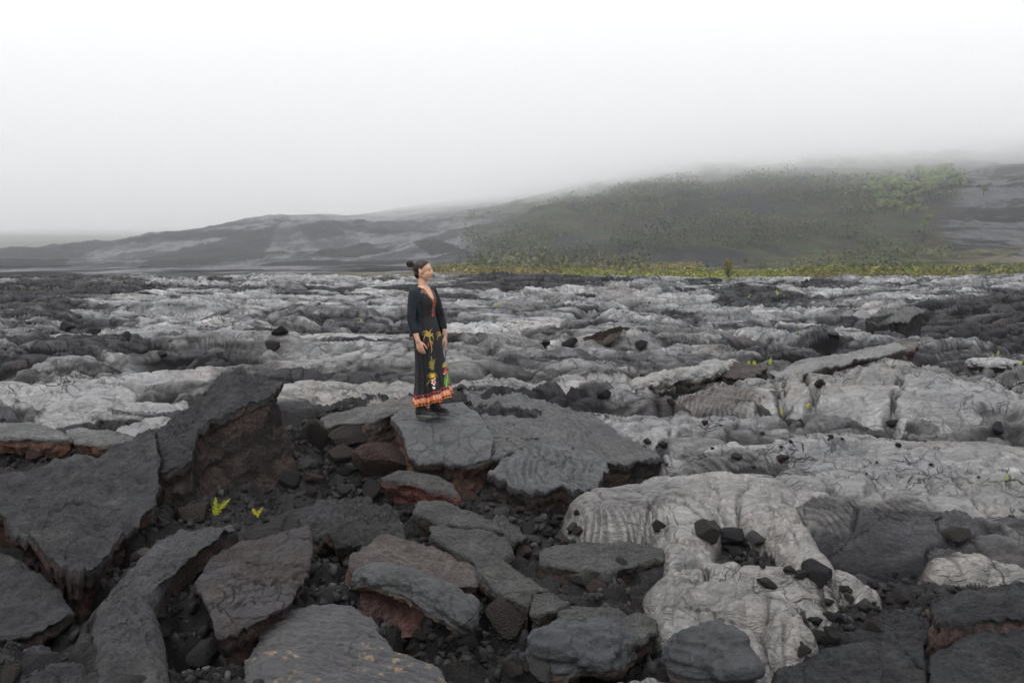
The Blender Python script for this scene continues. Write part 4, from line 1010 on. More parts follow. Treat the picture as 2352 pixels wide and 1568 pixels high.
# ---- hiking boots
def boot(ank, ang_):
    d = Vector((math.cos(ang_), -math.sin(ang_), 0)); s = Vector((d.y, -d.x, 0)); A = Vector((ank[0], ank[1], 0))
    def Q(f, w, z): return A + d * f + s * w + Up * z
    u = Blob()
    u.cap(Q(-.012, 0, .06), Q(-.004, 0, .155), .046, .050); u.cap(Q(-.038, 0, .045), Q(-.034, 0, .10), .036, .036)
    u.cap(Q(0, 0, .055), Q(.085, 0, .045), .043, .038); u.cap(Q(.085, 0, .042), Q(.125, .004, .036), .040, .037)
    u.cap(Q(.01, 0, .09), Q(.07, 0, .055), .040, .032)
    fl = u.fuse("boot", .0042, 3)
    q = coords(fl); q[:, 2] = np.maximum(q[:, 2], .024); fl.vertices.foreach_set("co", q.ravel()); fl.update()
    b = link("boot", fl, M_boot, person)
    n = 48; out = []
    for k in range(n):
        g = 2 * math.pi * k / n; c_, s2_ = math.cos(g), math.sin(g)
        f_ = .047 + .120 * c_; w_l = (.047 if c_ > 0 else .040) * s2_ * (1 - .10 * math.cos(2 * g))
        out.append((f_, w_l + (.006 if c_ > .2 else 0)))
    rings = []
    for zz, gr in ((-.004, .93), (.004, .99), (.018, 1.0), (.030, .97), (.034, .90)):
        ring = []
        for k, (f_, w_l) in enumerate(out):
            hump = .012 * max(0, -math.cos(2 * math.pi * k / n)) if zz > .02 else 0
            lug = .004 * (1 if (k % 4) < 2 else 0) if zz < .006 else 0
            toe = .010 * max(0, (f_ - .11) / .057) if zz < .02 else 0
            ring.append(Q(.047 + (f_ - .047) * gr, w_l * gr, zz + hump + lug + toe))
        rings.append(ring)
    sb = Blob(); sb.loft(rings); sm = bpy.data.meshes.new("sole"); sm.from_pydata([tuple(v) for v in sb.v], [], sb.f)
    link("sole", sm, M_sole, b)
    lb = Blob()
    for k in range(7):
        f0 = .018 + .0 + k * .0125; z0 = .150 - k * .0145; w0 = .016
        f0 = .040 + max(0, k - 2) * .014; z0 = .160 - k * .0165
        lb.cap(Q(f0, -w0, z0), Q(f0 + .010, w0, z0 - .010), .0028, .0028, n=6); lb.cap(Q(f0, w0, z0), Q(f0 + .010, -w0, z0 - .010), .0028, .0028, n=6)
    lb.chain([(Q(.045, .004, .150), .0026), (Q(.068, .02, .135), .0024), (Q(.060, .026, .110), .0022)], n=6); lb.chain([(Q(.045, -.004, .150), .0026), (Q(.070, -.016, .13), .0024), (Q(.058, -.02, .115), .0022)], n=6)
    for k in range(16):
        g = math.pi * 2 * k / 16; lb.sph(Q(-.004 + .046 * math.cos(g), .046 * math.sin(g), .186 + .010 * math.cos(g)), .0062, n=8)
    link("laces", lb.fuse("laces", .002, 0), M_lace, b)
M_boot = plain("black_boot", (.018, .018, .019), rough=.6, noise=.5, scale=60, bump=.004)
M_sole = plain("grey_rubber", (.075, .075, .072), rough=.6, noise=.3, scale=50)
M_lace = plain("pink_laces", (.55, .05, .10), rough=.6)
boot((-.088, -.060), R(16)); boot((.042, .085), R(22))
print("person", round(time.time() - T0, 1))
# ================================================================== slabs, rocks, tubes of lava as things
def hits(pts):
    """where the sight lines through view positions meet the modelled lava field"""
    Rv = np.array([ray(a, b) for a, b in pts]); t0 = np.geomspace(2.5, 75, 700)
    T = np.broadcast_to(t0, (len(pts), len(t0)))
    xx = (Rv[:, :1] * T).astype(f32); yy = (Rv[:, 1:2] * T).astype(f32); zz = CAMZ + Rv[:, 2:] * T
    g = gridz(xx, yy)
    below = zz <= g; i = np.where(below.any(1), below.argmax(1), len(t0) - 1); out = []
    for k in range(len(pts)):
        t_ = t0[i[k]]; out.append((Rv[k, 0] * t_, Rv[k, 1] * t_, float(g[k, i[k]])))
    return out
M_slab = lava_material("slab_rock", crack=3.4, rough=0.62, spec=.5, bump=1.3, grainscale=55.0)
CRUST = (.027, .027, .029); RUST = (.044, .031, .027); BROWNR = (.062, .045, .040); DARKB = (.022, .019, .018); PINK = (.135, .095, .085)
def resample(B, n):
    B = np.array(B); C2 = np.vstack([B, B[:1]]); L = np.r_[0, np.cumsum(np.linalg.norm(np.diff(C2, axis=0), axis=1))]
    s = np.linspace(0, L[-1], n, endpoint=False)
    return np.stack([np.interp(s, L, C2[:, k]) for k in range(3)], 1)
def slab(label, poly, center=None, prof=None, top=CRUST, wall=DARKB, wall2=RUST, rough=.02, crack=.08, sheen=.1, grain=.7, rope=None, bulge=.03, seed=1, name="lava_plate", jag=.03, cat="lava slab", group=None, n=300, streaks=None):
    Bp = [G(a, b, d) for a, b, d in poly]; Bd = resample(Bp, n)
    if center is not None: c = G(*center)
    else: c = Bd.mean(0)
    # plane through the outline, used for the centre height
    A = np.c_[Bd[:, :2], np.ones(n)]; k_, *_ = np.linalg.lstsq(A, Bd[:, 2], rcond=None)
    c = np.array([c[0], c[1], k_[0] * c[0] + k_[1] * c[1] + k_[2]])
    ph = np.linspace(0, 2 * math.pi, n, endpoint=False)
    dirv = Bd[:, :2] - c[:2]; rad_ = np.linalg.norm(dirv, axis=1, keepdims=True); dn = dirv / rad_
    q = np.abs(fbm(Bd[:, 0] * 3 + seed, Bd[:, 1] * 3, 3, 400 + seed)) * jag * 1.6 + (np.abs(fbm(Bd[:, 0] * 7, Bd[:, 1] * 7 + seed, 4, 401 + seed, gain=.6)) - .2) * jag * .9
    Bd[:, :2] += dn * q[:, None]
    nr = 90
    S = 1 - (1 - np.linspace(0, 1, nr)) ** 1.0
    P = c + (Bd[None] - c) * S[:, None, None]; P = P.reshape(-1, 3)
    sr = np.repeat(S, n)
    x, y = P[:, 0] * 1.0, P[:, 1] * 1.0
    dz = fbm(x / .5 + seed, y / .5, 4, 410 + seed) * rough * 3.0 + (np.abs(fbm(x / .2 + seed, y / .2, 5, 416 + seed, gain=.65)) - .15) * rough * 1.6 + fbm(x / .11, y / .11, 4, 411 + seed) * rough * 1.2 + np.abs(fbm(x / .05, y / .05, 3, 412 + seed)) * rough * .8
    f1, f2, idd, ddx_, ddy_ = worley(x / .42 + fbm(x / .3, y / .3, 2, 413) * .3 + seed * 3, y / .42, 414 + seed)
    dz = dz + (idd - .5) * rough * 1.0 - np.clip(1 - (f2 - f1) / .05, 0, 1) * rough * crack * 2.4
    if rope is not None:
        a_, lam, am = rope; u_ = x * math.cos(a_) + y * math.sin(a_)
        u_ = u_ / lam + fbm(x / .35, y / .35, 3, 420 + seed) * 2.2
        dz = dz + (np.abs(np.sin(u_ * math.pi)) - .5) * am * sstep(.2, .5, vnoise(x / .5, y / .5, 421) + .2)
    dz = dz + bulge * .4 * (1 - sr ** 4) - .010 * sstep(.96, 1, sr)
    P[:, 2] += dz
    cr_ = np.tile(np.array(top), (len(P), 1)); cr_ = cr_ * (1 + .35 * fbm(x / .4, y / .4, 4, 430 + seed))[:, None]
    dust = sstep(.15, .5, fbm(x / .25, y / .25, 5, 431 + seed))[:, None]; cr_ = cr_ * (1 - .25 * dust) + np.array([.055, .050, .045]) * .25 * dust
    if seed == 33:
        m_ = (sstep(.22, .40, fbm(x / .045, y / .04, 4, 433)) * sstep(.10, .35, fbm(x / .35, y / .3, 3, 434)))[:, None] * .6; cr_ = cr_ * (1 - m_) + np.array([.20, .135, .07]) * m_
    if streaks is not None:
        m_ = sstep(.1, .3, fbm(x / .18, y / .05, 4, 432 + seed))[:, None] * .7; cr_ = cr_ * (1 - m_) + np.array(streaks) * m_
    mk = np.zeros((len(P), 3)); mk[:, 0] = crack; mk[:, 1] = grain; mk[:, 2] = sheen
    # broken sides
    prof = prof or [(.02, .0), (.05, .015), (.09, .02), (.13, .05), (.18, .09)]
    rings = [P]; cols = [cr_]; mks = [mk]; last = P[-n:].copy()
    dd = [0.0] + [p_[0] for p_ in prof]; ii = [0.0] + [p_[1] for p_ in prof]
    fine = np.linspace(0, dd[-1], max(10, int(dd[-1] / .015)))
    for t_ in fine[1:]:
        ins = np.interp(t_, dd, ii); W = last.copy()
        nzz = fbm(ph * rad_.mean() / .09 + seed, np.full(n, t_ / .07), 4, 440 + seed) * .030 + fbm(ph * rad_.mean() / .3, np.full(n, t_ / .16), 3, 441 + seed) * .05 * min(1, t_ / .05)
        led_ = .022 * fbm(ph * rad_.mean() / .5, np.full(n, t_ / .035), 3, 442)
        W[:, :2] -= dn * (ins + nzz + led_)[:, None]; W[:, 2] = last[:, 2] - t_ + fbm(ph * 9, np.full(n, t_ * 20), 3, 443) * .012
        rings.append(W); m_ = (sstep(-.15, .25, fbm(ph * rad_.mean() / .35 + seed * 2, np.full(n, t_ / .12), 4, 444 + seed)) * sstep(.02, .08, t_))[:, None]
        w_ = np.array(wall) * (1 - m_) + np.array(wall2) * m_; w_ = w_ * (1 + .4 * fbm(ph * 30, np.full(n, t_ * 40), 3, 445))[:, None]
        if t_ < .035: w_ = w_ * .4 + np.array(top) * .6
        cols.append(w_); k2 = np.zeros((n, 3)); k2[:, 1] = .9; mks.append(k2)
    co = np.concatenate(rings + [c[None] - np.array([[0, 0, dd[-1]]])]); nrow = nr + len(fine) - 1
    Q = grid_quads(nrow, n, wrap=True)
    o_ = np.array([c[0], c[1], k_[0] * c[0] + k_[1] * c[1] + k_[2]])
    me = mesh_np(name, co - o_, quads=Q, cols={"Col": np.clip(np.concatenate(cols + [np.array([wall])]), 0, 1), "Msk": np.concatenate(mks + [np.zeros((1, 3))])})
    o = link(name, me, M_slab); o.location = o_; tag(o, label, cat, group)
    return o
DEEP = [(.02, .0), (.06, .01), (.10, .05), (.22, .03), (.40, -.03), (.60, -.10), (.80, -.16)]
slab("big dark tilted slab with rusty broken face, rising to a point left of the woman",
     [(640, 866, .80), (560, 862, .74), (500, 874, .66), (465, 905, .58), (400, 958, .44), (330, 1000, .34), (285, 1045, .24), (330, 1112, .14), (380, 1095, .20), (440, 1064, .30), (452, 1000, .46), (500, 952, .60), (570, 915, .72), (638, 892, .79)],
     center=(420, 1005, .38), prof=[(.03, .0), (.07, .01), (.10, .06), (.14, .09), (.30, .05), (.50, -.0), (.75, -.10), (1.0, -.2), (1.2, -.28)], wall=(.024, .020, .019), wall2=(.050, .037, .034), rope=(R(70), .075, .030), rough=.035, seed=2, jag=.045, n=420)
slab("wide smooth dark plate leaning in the left foreground over a black gap",
     [(350, 985, .40), (230, 1048, .26), (130, 1056, .24), (0, 1100, .20), (-160, 1120, .2), (-220, 1190, .22), (-90, 1180, .26), (0, 1182, .28), (90, 1248, .28), (180, 1306, .26), (250, 1254, .22), (298, 1205, .20), (342, 1168, .20), (362, 1110, .28), (360, 1050, .36)],
     center=(150, 1150, .25), prof=[(.03, 0), (.08, .02), (.14, .08), (.22, .16), (.34, .2), (.5, .22)], top=(.028, .028, .030), wall=(.035, .026, .024), wall2=(.075, .042, .036), rough=.030, seed=3, jag=.04, n=420, rope=(R(30), .21, .012))
slab("dark flat plate at the left edge below the black gap", [(-200, 1235, .10), (-60, 1250, .12), (0, 1272, .12), (60, 1300, .10), (140, 1352, .08), (165, 1400, .05), (100, 1450, .03), (0, 1460, .03), (-200, 1470, .04)],
     top=(.025, .025, .027), rough=.02, seed=4, n=260)
slab("smooth grey slab the woman stands on, bluish at its front lip",
     [(900, 955, .36), (925, 938, .365), (960, 930, .365), (1000, 926, .36), (1060, 918, .36), (1100, 950, .33), (1130, 1005, .28), (1122, 1048, .22), (1065, 1060, .18), (1020, 1050, .17), (965, 1066, .165), (940, 1038, .20), (930, 1000, .27), (915, 975, .33)],
     center=(1010, 985, .3), prof=[(.03, 0), (.07, .01), (.12, .04), (.2, .05), (.34, .02), (.5, 0)], top=(.042, .043, .046), wall=(.034, .026, .024), wall2=(.070, .038, .030), rough=.013, crack=.5, sheen=.5, grain=.35, seed=5, bulge=.0, n=420)
slab("tilted silvery sheet with a tall brown broken edge, left of the boots",
     [(735, 962, .22), (790, 945, .26), (850, 930, .30), (900, 915, .34), (955, 908, .36), (965, 928, .36), (905, 945, .34), (850, 962, .30), (800, 968, .26), (742, 976, .2)],
     prof=[(.02, 0), (.05, .01), (.10, .01), (.18, .0), (.30, -.03), (.5, -.1)], top=(.075, .073, .071), wall=(.045, .035, .031), wall2=(.060, .044, .038), rough=.012, crack=.3, seed=6, n=300)
slab("brown wrinkled plate with a long crack and a black gap below it",
     [(488, 1278, .16), (560, 1240, .16), (640, 1226, .17), (712, 1212, .20), (716, 1270, .24), (692, 1330, .26), (655, 1385, .24), (600, 1415, .22), (502, 1460, .24), (482, 1400, .22), (450, 1335, .18)],
     center=(585, 1330, .2), prof=[(.02, 0), (.05, .02), (.10, .05), (.16, .1), (.24, .14)], top=(.038, .031, .030), wall2=(.075, .048, .040), rough=.014, crack=.75, grain=.9, rope=(R(15), .065, .010), seed=7, bulge=.03)
slab("pinkish brown plate sloping to the right in the centre foreground",
     [(885, 1222, .14), (960, 1243, .15), (1040, 1275, .14), (1092, 1305, .13), (1096, 1338, .13), (1040, 1348, .14), (950, 1332, .16), (870, 1318, .17), (802, 1302, .18), (806, 1272, .18), (850, 1245, .16)],
     center=(950, 1285, .16), prof=[(.02, 0), (.06, .01), (.12, .0), (.2, -.06), (.3, -.14)], top=(.052, .043, .041), wall=(.066, .044, .040), wall2=(.09, .05, .045), rough=.018, seed=8)
P3 = dict(top=(.038, .038, .037), wall=(.034, .026, .024), wall2=(.048, .032, .028), rough=.013, prof=[(.02, 0), (.05, .005), (.10, .01), (.15, .03), (.24, .06)], jag=.018, grain=.8, crack=.06, cat="lava slab", group="grey broken slabs in a line down the foreground")
slab("topmost grey slab of the diagonal line of slabs below the woman", [(960, 1156, .12), (1010, 1153, .13), (1056, 1168, .13), (1136, 1200, .13), (1158, 1224, .12), (1081, 1214, .13), (993, 1202, .14), (950, 1178, .13)], seed=10, **P3)
slab("second grey slab of the diagonal line, beside the pinkish plate", [(988, 1210, .13), (1088, 1215, .13), (1158, 1230, .12), (1176, 1263, .12), (1152, 1282, .13), (1088, 1282, .14), (1058, 1270, .14), (992, 1232, .14)], seed=11, **P3)
slab("long grey slab in the middle of the diagonal line, brown along its lower edge", [(1088, 1284, .14), (1157, 1286, .13), (1205, 1318, .13), (1260, 1356, .13), (1222, 1368, .14), (1214, 1396, .15), (1150, 1366, .15), (1100, 1315, .15)], seed=12, **P3)
slab("small grey slab wedged in the diagonal line below the long one", [(1226, 1370, .14), (1262, 1360, .13), (1306, 1388, .13), (1280, 1402, .14), (1240, 1412, .15), (1218, 1402, .15)], seed=13, **P3)
slab("grey slab with reddish front near the lower end of the diagonal line", [(1283, 1403, .14), (1310, 1391, .13), (1360, 1390, .12), (1420, 1396, .12), (1432, 1412, .12), (1396, 1460, .14), (1361, 1454, .15), (1307, 1430, .15)], seed=14, **P3)
slab("last grey slab of the diagonal line, touching the silver lava", [(1402, 1450, .12), (1434, 1414, .11), (1466, 1408, .10), (1508, 1424, .09), (1504, 1455, .10), (1448, 1484, .13)], seed=15, **P3)
P3b = dict(P3); P3b['group'] = None
slab("flat grey slab right of the diagonal line, dark rocks at its front", [(1240, 1258, .12), (1280, 1247, .12), (1345, 1244, .12), (1430, 1245, .12), (1518, 1258, .12), (1524, 1280, .13), (1461, 1292, .13), (1386, 1311, .13), (1300, 1300, .13), (1242, 1290, .13)], seed=16, **P3b)
slab("thin curved slab with a dark red broken edge below the standing slab", [(878, 1092, .14), (915, 1080, .16), (985, 1086, .16), (1040, 1108, .13), (1054, 1130, .10), (1000, 1122, .15), (945, 1106, .18), (890, 1102, .17)], seed=17, top=(.036, .035, .034), wall=(.075, .032, .026), wall2=(.040, .020, .018), rough=.012, prof=[(.02, 0), (.06, .01), (.12, .03), (.2, .08)], jag=.02)
BR = dict(top=(.020, .0205, .022), rough=.022, grain=.8, crack=.1, wall=(.034, .026, .025), wall2=(.05, .032, .028), jag=.02, rope=(R(82), .07, .012))
slab("dark slab at the right edge with a brown wedge-shaped front", [(2140, 1378, .24), (2200, 1360, .22), (2352, 1345, .2), (2540, 1340, .2), (2560, 1400, .24), (2352, 1414, .26), (2240, 1424, .27), (2160, 1436, .28), (2150, 1405, .26)], seed=18, prof=[(.02, 0), (.06, .01), (.14, .0), (.24, .0), (.4, 0)], **{**BR, 'wall': (.048, .035, .032), 'wall2': (.062, .042, .037)})
slab("dark grooved slab in the bottom right corner", [(2140, 1512, .14), (2230, 1476, .16), (2352, 1440, .16), (2560, 1425, .16), (2600, 1560, .16), (2560, 1700, .1), (2160, 1700, .1), (2136, 1590, .12)], seed=19, n=380, **BR)
slab("dark grooved slab left of the long vertical crack at lower right", [(1790, 1540, .08), (1860, 1510, .10), (1950, 1490, .12), (2050, 1476, .14), (2118, 1478, .15), (2124, 1560, .14), (2120, 1700, .12), (1770, 1700, .06), (1770, 1600, .06)], seed=20, n=380, **BR)
slab("low rounded dark slab above the vertical crack", [(1960, 1446, .12), (2010, 1420, .14), (2090, 1402, .16), (2136, 1420, .17), (2130, 1456, .16), (2060, 1468, .14), (1990, 1474, .12)], seed=21, **BR)
SM = dict(rough=.010, jag=.02, n=200)
slab("grey block with an orange-stained lower face at the left edge", [(-60, 975, .22), (60, 970, .22), (120, 985, .2), (170, 1000, .16), (165, 1012, .14), (90, 1008, .18), (0, 1002, .2), (-60, 1000, .2)], seed=22, top=(.09, .09, .09), wall=(.09, .052, .038), wall2=(.13, .07, .045), **SM)
slab("long grey block with an orange edge beside a red stone", [(150, 985, .22), (190, 978, .22), (260, 990, .2), (330, 1010, .14), (300, 1022, .14), (230, 1022, .17), (180, 1010, .2)], seed=23, top=(.08, .08, .08), wall=(.11, .062, .045), wall2=(.08, .05, .04), **SM)
slab("thin raised sheet with a brown shadowed edge in the right middle distance", [(1770, 852, .26), (1840, 832, .30), (1930, 812, .34), (2060, 790, .34), (2080, 800, .34), (1960, 828, .32), (1870, 850, .30), (1790, 866, .26)], seed=24, top=(.085, .083, .082), wall=(.035, .028, .025), wall2=(.06, .042, .035), prof=[(.03, 0), (.08, .06), (.2, .14), (.4, .16)], rough=.02, sheen=.8, jag=.06, n=260)
slab("dark brown block standing in a hollow among yellow ferns", [(1640, 842, .14), (1680, 832, .22), (1740, 838, .22), (1760, 850, .16), (1720, 868, .14), (1660, 860, .12)], seed=25, top=(.045, .038, .035), rough=.02, jag=.05, n=160, prof=[(.03, 0), (.1, .02), (.3, 0)])
slab("brown broken slab edge lit by silver crust near the right side", [(2020, 792, .22), (2070, 778, .30), (2105, 780, .34), (2100, 800, .26), (2060, 802, .2)], seed=26, top=(.08, .075, .07), wall=(.06, .038, .03), rough=.02, jag=.05, n=160, prof=[(.03, 0), (.1, .02), (.4, 0)])
slab("dark cave-fronted slab at the edge of the young black flow", [(1988, 735, .5), (2030, 712, .62), (2090, 704, .62), (2125, 712, .5), (2080, 735, .36), (2020, 748, .3)], seed=27, top=(.10, .10, .10), wall=(.02, .018, .018), wall2=(.03, .027, .026), rough=.03, jag=.08, n=200, prof=[(.04, 0), (.12, .12), (.4, .2), (.7, .2)])
slab("dark brown tilted plate behind the right shoulder of the boulder field", [(1340, 775, .3), (1380, 757, .45), (1420, 748, .5), (1455, 752, .44), (1440, 770, .3), (1390, 784, .22)], seed=28, top=(.05, .042, .038), wall=(.03, .022, .02), rough=.02, jag=.05, n=160, prof=[(.04, 0), (.12, .05), (.4, .08)])

q0, q1 = G(1080, 905), G(1530, 1085); AD = math.atan2(q1[1] - q0[1], q1[0] - q0[0]) + math.pi / 2
slab("grey ropy sheet sloping down to the gully, right of the boots", [(1065, 898, .24), (1160, 900, .26), (1250, 915, .26), (1340, 948, .22), (1425, 992, .16), (1505, 1045, .08), (1440, 1058, .08), (1330, 1032, .12), (1225, 1015, .16), (1135, 1005, .2), (1105, 945, .24)],
     center=(1250, 965, .2), top=(.040, .040, .042), rough=.022, rope=(AD, .075, .026), seed=29, jag=.05, n=420, grain=.35, sheen=.5, prof=[(.03, 0), (.08, .01), (.16, .02), (.3, .0), (.5, 0)])
slab("fan of thick dark ropes with bluish tips above the rubble gully", [(1128, 1092, .12), (1165, 1048, .16), (1225, 1022, .18), (1300, 1022, .18), (1372, 1038, .18), (1392, 1080, .14), (1368, 1120, .08), (1290, 1124, .08), (1205, 1122, .08)],
     center=(1270, 1070, .15), top=(.032, .0335, .037), rough=.022, rope=(R(12), .10, .035), seed=30, jag=.05, n=360, grain=.3, sheen=.6, bulge=.06, prof=[(.03, 0), (.08, .02), (.16, .04), (.3, .08)])
slab("cracked grey lobe of crust between the standing slab and the ropy fan", [(1128, 1000, .2), (1200, 1010, .18), (1290, 1022, .14), (1240, 1036, .13), (1160, 1052, .13), (1122, 1060, .14)], top=(.045, .045, .046), rough=.018, crack=.5, seed=31, sheen=.4, grain=.3, n=220)

slab("dark sheet of fine ropes with pale yellow lichen flecks at the bottom edge", [(596, 1450, .08), (640, 1415, .10), (720, 1392, .12), (800, 1398, .13), (862, 1440, .12), (905, 1492, .11), (1000, 1535, .10), (1060, 1640, .08), (820, 1700, .1), (540, 1700, .08), (575, 1540, .08)],
     center=(780, 1530, .12), top=(.026, .026, .0285), rough=.012, rope=(R(76), .050, .016), seed=33, jag=.05, n=440, grain=.45, sheen=.5, bulge=.1, streaks=None)
slab("lumpy dark crust between the ferns and the topmost diagonal slab", [(690, 1172, .10), (760, 1150, .13), (850, 1150, .14), (912, 1178, .13), (925, 1228, .10), (860, 1244, .09), (770, 1232, .10), (705, 1208, .10)], top=(.030, .030, .031), rough=.045, seed=34, jag=.06, bulge=.12, grain=.9)
slab("smooth-backed dark ridge running down to the bottom edge at lower left", [(470, 1215, .12), (530, 1200, .13), (545, 1222, .12), (450, 1262, .14), (390, 1320, .15), (350, 1400, .15), (380, 1500, .14), (400, 1700, .1), (200, 1700, .1), (225, 1480, .12), (225, 1400, .13), (290, 1310, .13), (370, 1250, .13)],
     center=(310, 1400, .2), top=(.036, .036, .038), rough=.026, seed=35, jag=.05, bulge=.22, n=420, grain=.7, rope=(R(20), .16, .012))
slab("jagged dark plate in the bottom left corner", [(-120, 1490, .08), (40, 1478, .10), (130, 1500, .12), (190, 1550, .12), (210, 1700, .1), (-120, 1700, .08)], top=(.027, .027, .029), rough=.03, seed=36, jag=.06, n=240)
slab("dark rough crust left of the flat grey slab, in the rubble", [(1100, 1200, .07), (1150, 1185, .08), (1195, 1200, .09), (1215, 1235, .08), (1190, 1248, .07)], top=(.034, .034, .035), rough=.03, seed=37, jag=.05, n=160)

# the collapsed lava tube in the foreground
def tube(label, pts, seed=1, flat=.8, col=(.030, .031, .031), cat="lava tube", name="lava_tube", rough=.02, sheen=.3):
    path = np.array([(*G(a, b, d), r_) for a, b, d, r_ in pts]); n = 150; m = 90
    L = np.r_[0, np.cumsum(np.linalg.norm(np.diff(path[:, :3], axis=0), axis=1))]; s = np.linspace(0, L[-1], n)
    ctr = np.stack([np.interp(s, L, path[:, k]) for k in range(3)], 1)
    for _ in range(12): ctr[1:-1] = (ctr[:-2] + ctr[1:-1] * 2 + ctr[2:]) / 4
    rad_ = np.interp(s, L, path[:, 3]); e = np.minimum(s, L[-1] - s); rad_ = rad_ * np.sqrt(np.clip(1 - (1 - np.clip(e / rad_, 0, 1)) ** 2, .003, 1))
    tg = np.gradient(ctr, axis=0); tg /= np.linalg.norm(tg, axis=1, keepdims=True); sd = np.cross(tg, [0, 0, 1]); sd /= np.linalg.norm(sd, axis=1, keepdims=True); up = np.cross(sd, tg)
    a = np.linspace(0, 2 * math.pi, m, endpoint=False)
    ss, aa = np.meshgrid(s, a, indexing='ij')
    rr2 = rad_[:, None] * (1 + fbm(ss / .16 + seed, aa * 1.1, 4, 500 + seed) * .35 + fbm(ss / .05, aa * 3, 3, 501) * .08) + fbm(ss / .03, aa * 5, 3, 502) * rough * .4
    P = ctr[:, None] + sd[:, None] * (np.cos(aa) * rr2)[..., None] + up[:, None] * (np.sin(aa) * rr2 * flat)[..., None]
    o_ = ctr[n // 2]; under = sstep(-.1, -.6, np.sin(aa))[..., None]
    cc_ = np.array(col) * (1 + .3 * fbm(ss / .2, aa * 2, 4, 503))[..., None] * (1 - under) + np.array([.10, .062, .035]) * under * (1 + .6 * fbm(ss / .1, aa * 3, 3, 504))[..., None]
    mk = np.zeros((n, m, 3)); mk[..., 0] = .35; mk[..., 1] = .45; mk[..., 2] = sheen
    me = mesh_np(name, (P - o_).reshape(-1, 3), quads=grid_quads(n, m, wrap=True), cols={"Col": np.clip(cc_, 0, 1).reshape(-1, 3), "Msk": mk.reshape(-1, 3)})
    o = link(name, me, M_slab); o.location = o_; return tag(o, label, cat)
tube("arched collapsed lava tube with a hollow under it in the centre foreground", [(822, 1330, .10, .10), (870, 1322, .19, .11), (950, 1345, .21, .11), (1012, 1372, .20, .12), (1060, 1412, .16, .13), (1078, 1455, .05, .12)], seed=1)
tube("bulging bluish black lava lobe at the bottom centre", [(1225, 1478, .06, .12), (1280, 1490, .10, .20), (1360, 1485, .10, .20), (1450, 1480, .04, .14)], seed=2, col=(.026, .0275, .031))
tube("round black blistered lobe among the silver toes at the bottom right", [(1545, 1500, .08, .13), (1600, 1500, .16, .20), (1670, 1512, .15, .20), (1715, 1530, .06, .14)], seed=3, col=(.022, .023, .025))
tube("thin pale rope of lava lying on the middle right field", [(1450, 893, .10, .13), (1530, 872, .16, .17), (1600, 862, .18, .17), (1690, 838, .14, .14)], seed=4, col=(.13, .125, .12), sheen=.9, cat="lava roll", name="lava_roll")
tube("straight pale lava roll near the right edge", [(2220, 833, .06, .10), (2280, 838, .10, .16), (2352, 845, .08, .17)], seed=5, col=(.16, .157, .155), sheen=.9, cat="lava roll", name="lava_roll")

# ---- loose rocks
def rockmesh(seed, sub=4, sq=(1, .8, .7), cuts=12):
    b = bmesh.new(); bmesh.ops.create_icosphere(b, subdivisions=sub, radius=1.0)
    me = bpy.data.meshes.new("rock"); b.to_mesh(me); b.free(); P = coords(me).astype(float)
    r_ = np.random.RandomState(seed)
    for _ in range(cuts):
        n_ = r_.normal(size=3); n_ /= np.linalg.norm(n_); d_ = r_.uniform(.50, .82); k = P @ n_ - d_
        P -= np.maximum(k, 0)[:, None] * n_ * .97
    P *= np.array(sq); P /= np.abs(P).max()
    n0_ = fbm(P[:, 0] * 3 + seed, P[:, 1] * 3 + P[:, 2] * 2.3, 4, 600) * .06 + fbm(P[:, 0] * 9 + P[:, 2] * 5, P[:, 1] * 9 - P[:, 2] * 6, 3, 601) * .035
    P *= (1 + n0_)[:, None]
    me.vertices.foreach_set("co", P.astype(f32).ravel()); me.update(); return me
ROCKCOL = {'dark': (.021, .021, .023), 'brown': (.035, .029, .027), 'red': (.045, .029, .026), 'grey': (.058, .057, .056), 'pale': (.12, .108, .098), 'orange': (.16, .075, .04)}
def rmat(k, c): return lava_material("rock_" + k, crack=2.0, rough=.6, bump=1.5) if 0 else plain("rock_" + k, c, rough=.85, spec=.2, noise=.8, scale=14.0, bump=.10)
RM = {k: rmat(k, c) for k, c in ROCKCOL.items()}
rock_src = {}
def rock(x, y, z, size, colr, seed, label, group=None, sink=.3, sq=None, cat="rock", name="rock"):
    key = (seed % 12, colr)
    if key not in rock_src:
        me = rockmesh(11 + seed % 12, 3, [(1, .8, .65), (1, .7, .5), (.9, .85, .8), (1, .6, .45)][seed % 4]); me.materials.append(RM[colr]); rock_src[key] = me
    o = bpy.data.objects.new(name, rock_src[key]); COL.objects.link(o)
    if not rock_src[key].get("sm"):
        rock_src[key].polygons.foreach_set("use_smooth", np.ones(len(rock_src[key].polygons), dtype=bool)); rock_src[key]["sm"] = 1
        rock_src[key].set_sharp_from_angle(angle=R(24))
    q = random.Random(seed * 7 + 1)
    o.rotation_euler = (q.uniform(-.35, .35), q.uniform(-.35, .35), q.uniform(0, 6.28)); s_ = size / 2
    o.scale = (s_, s_ * q.uniform(.85, 1.1), s_ * q.uniform(.8, 1.1)); o.location = (x, y, z + s_ * (.62 - sink))
    return tag(o, label, cat, group)
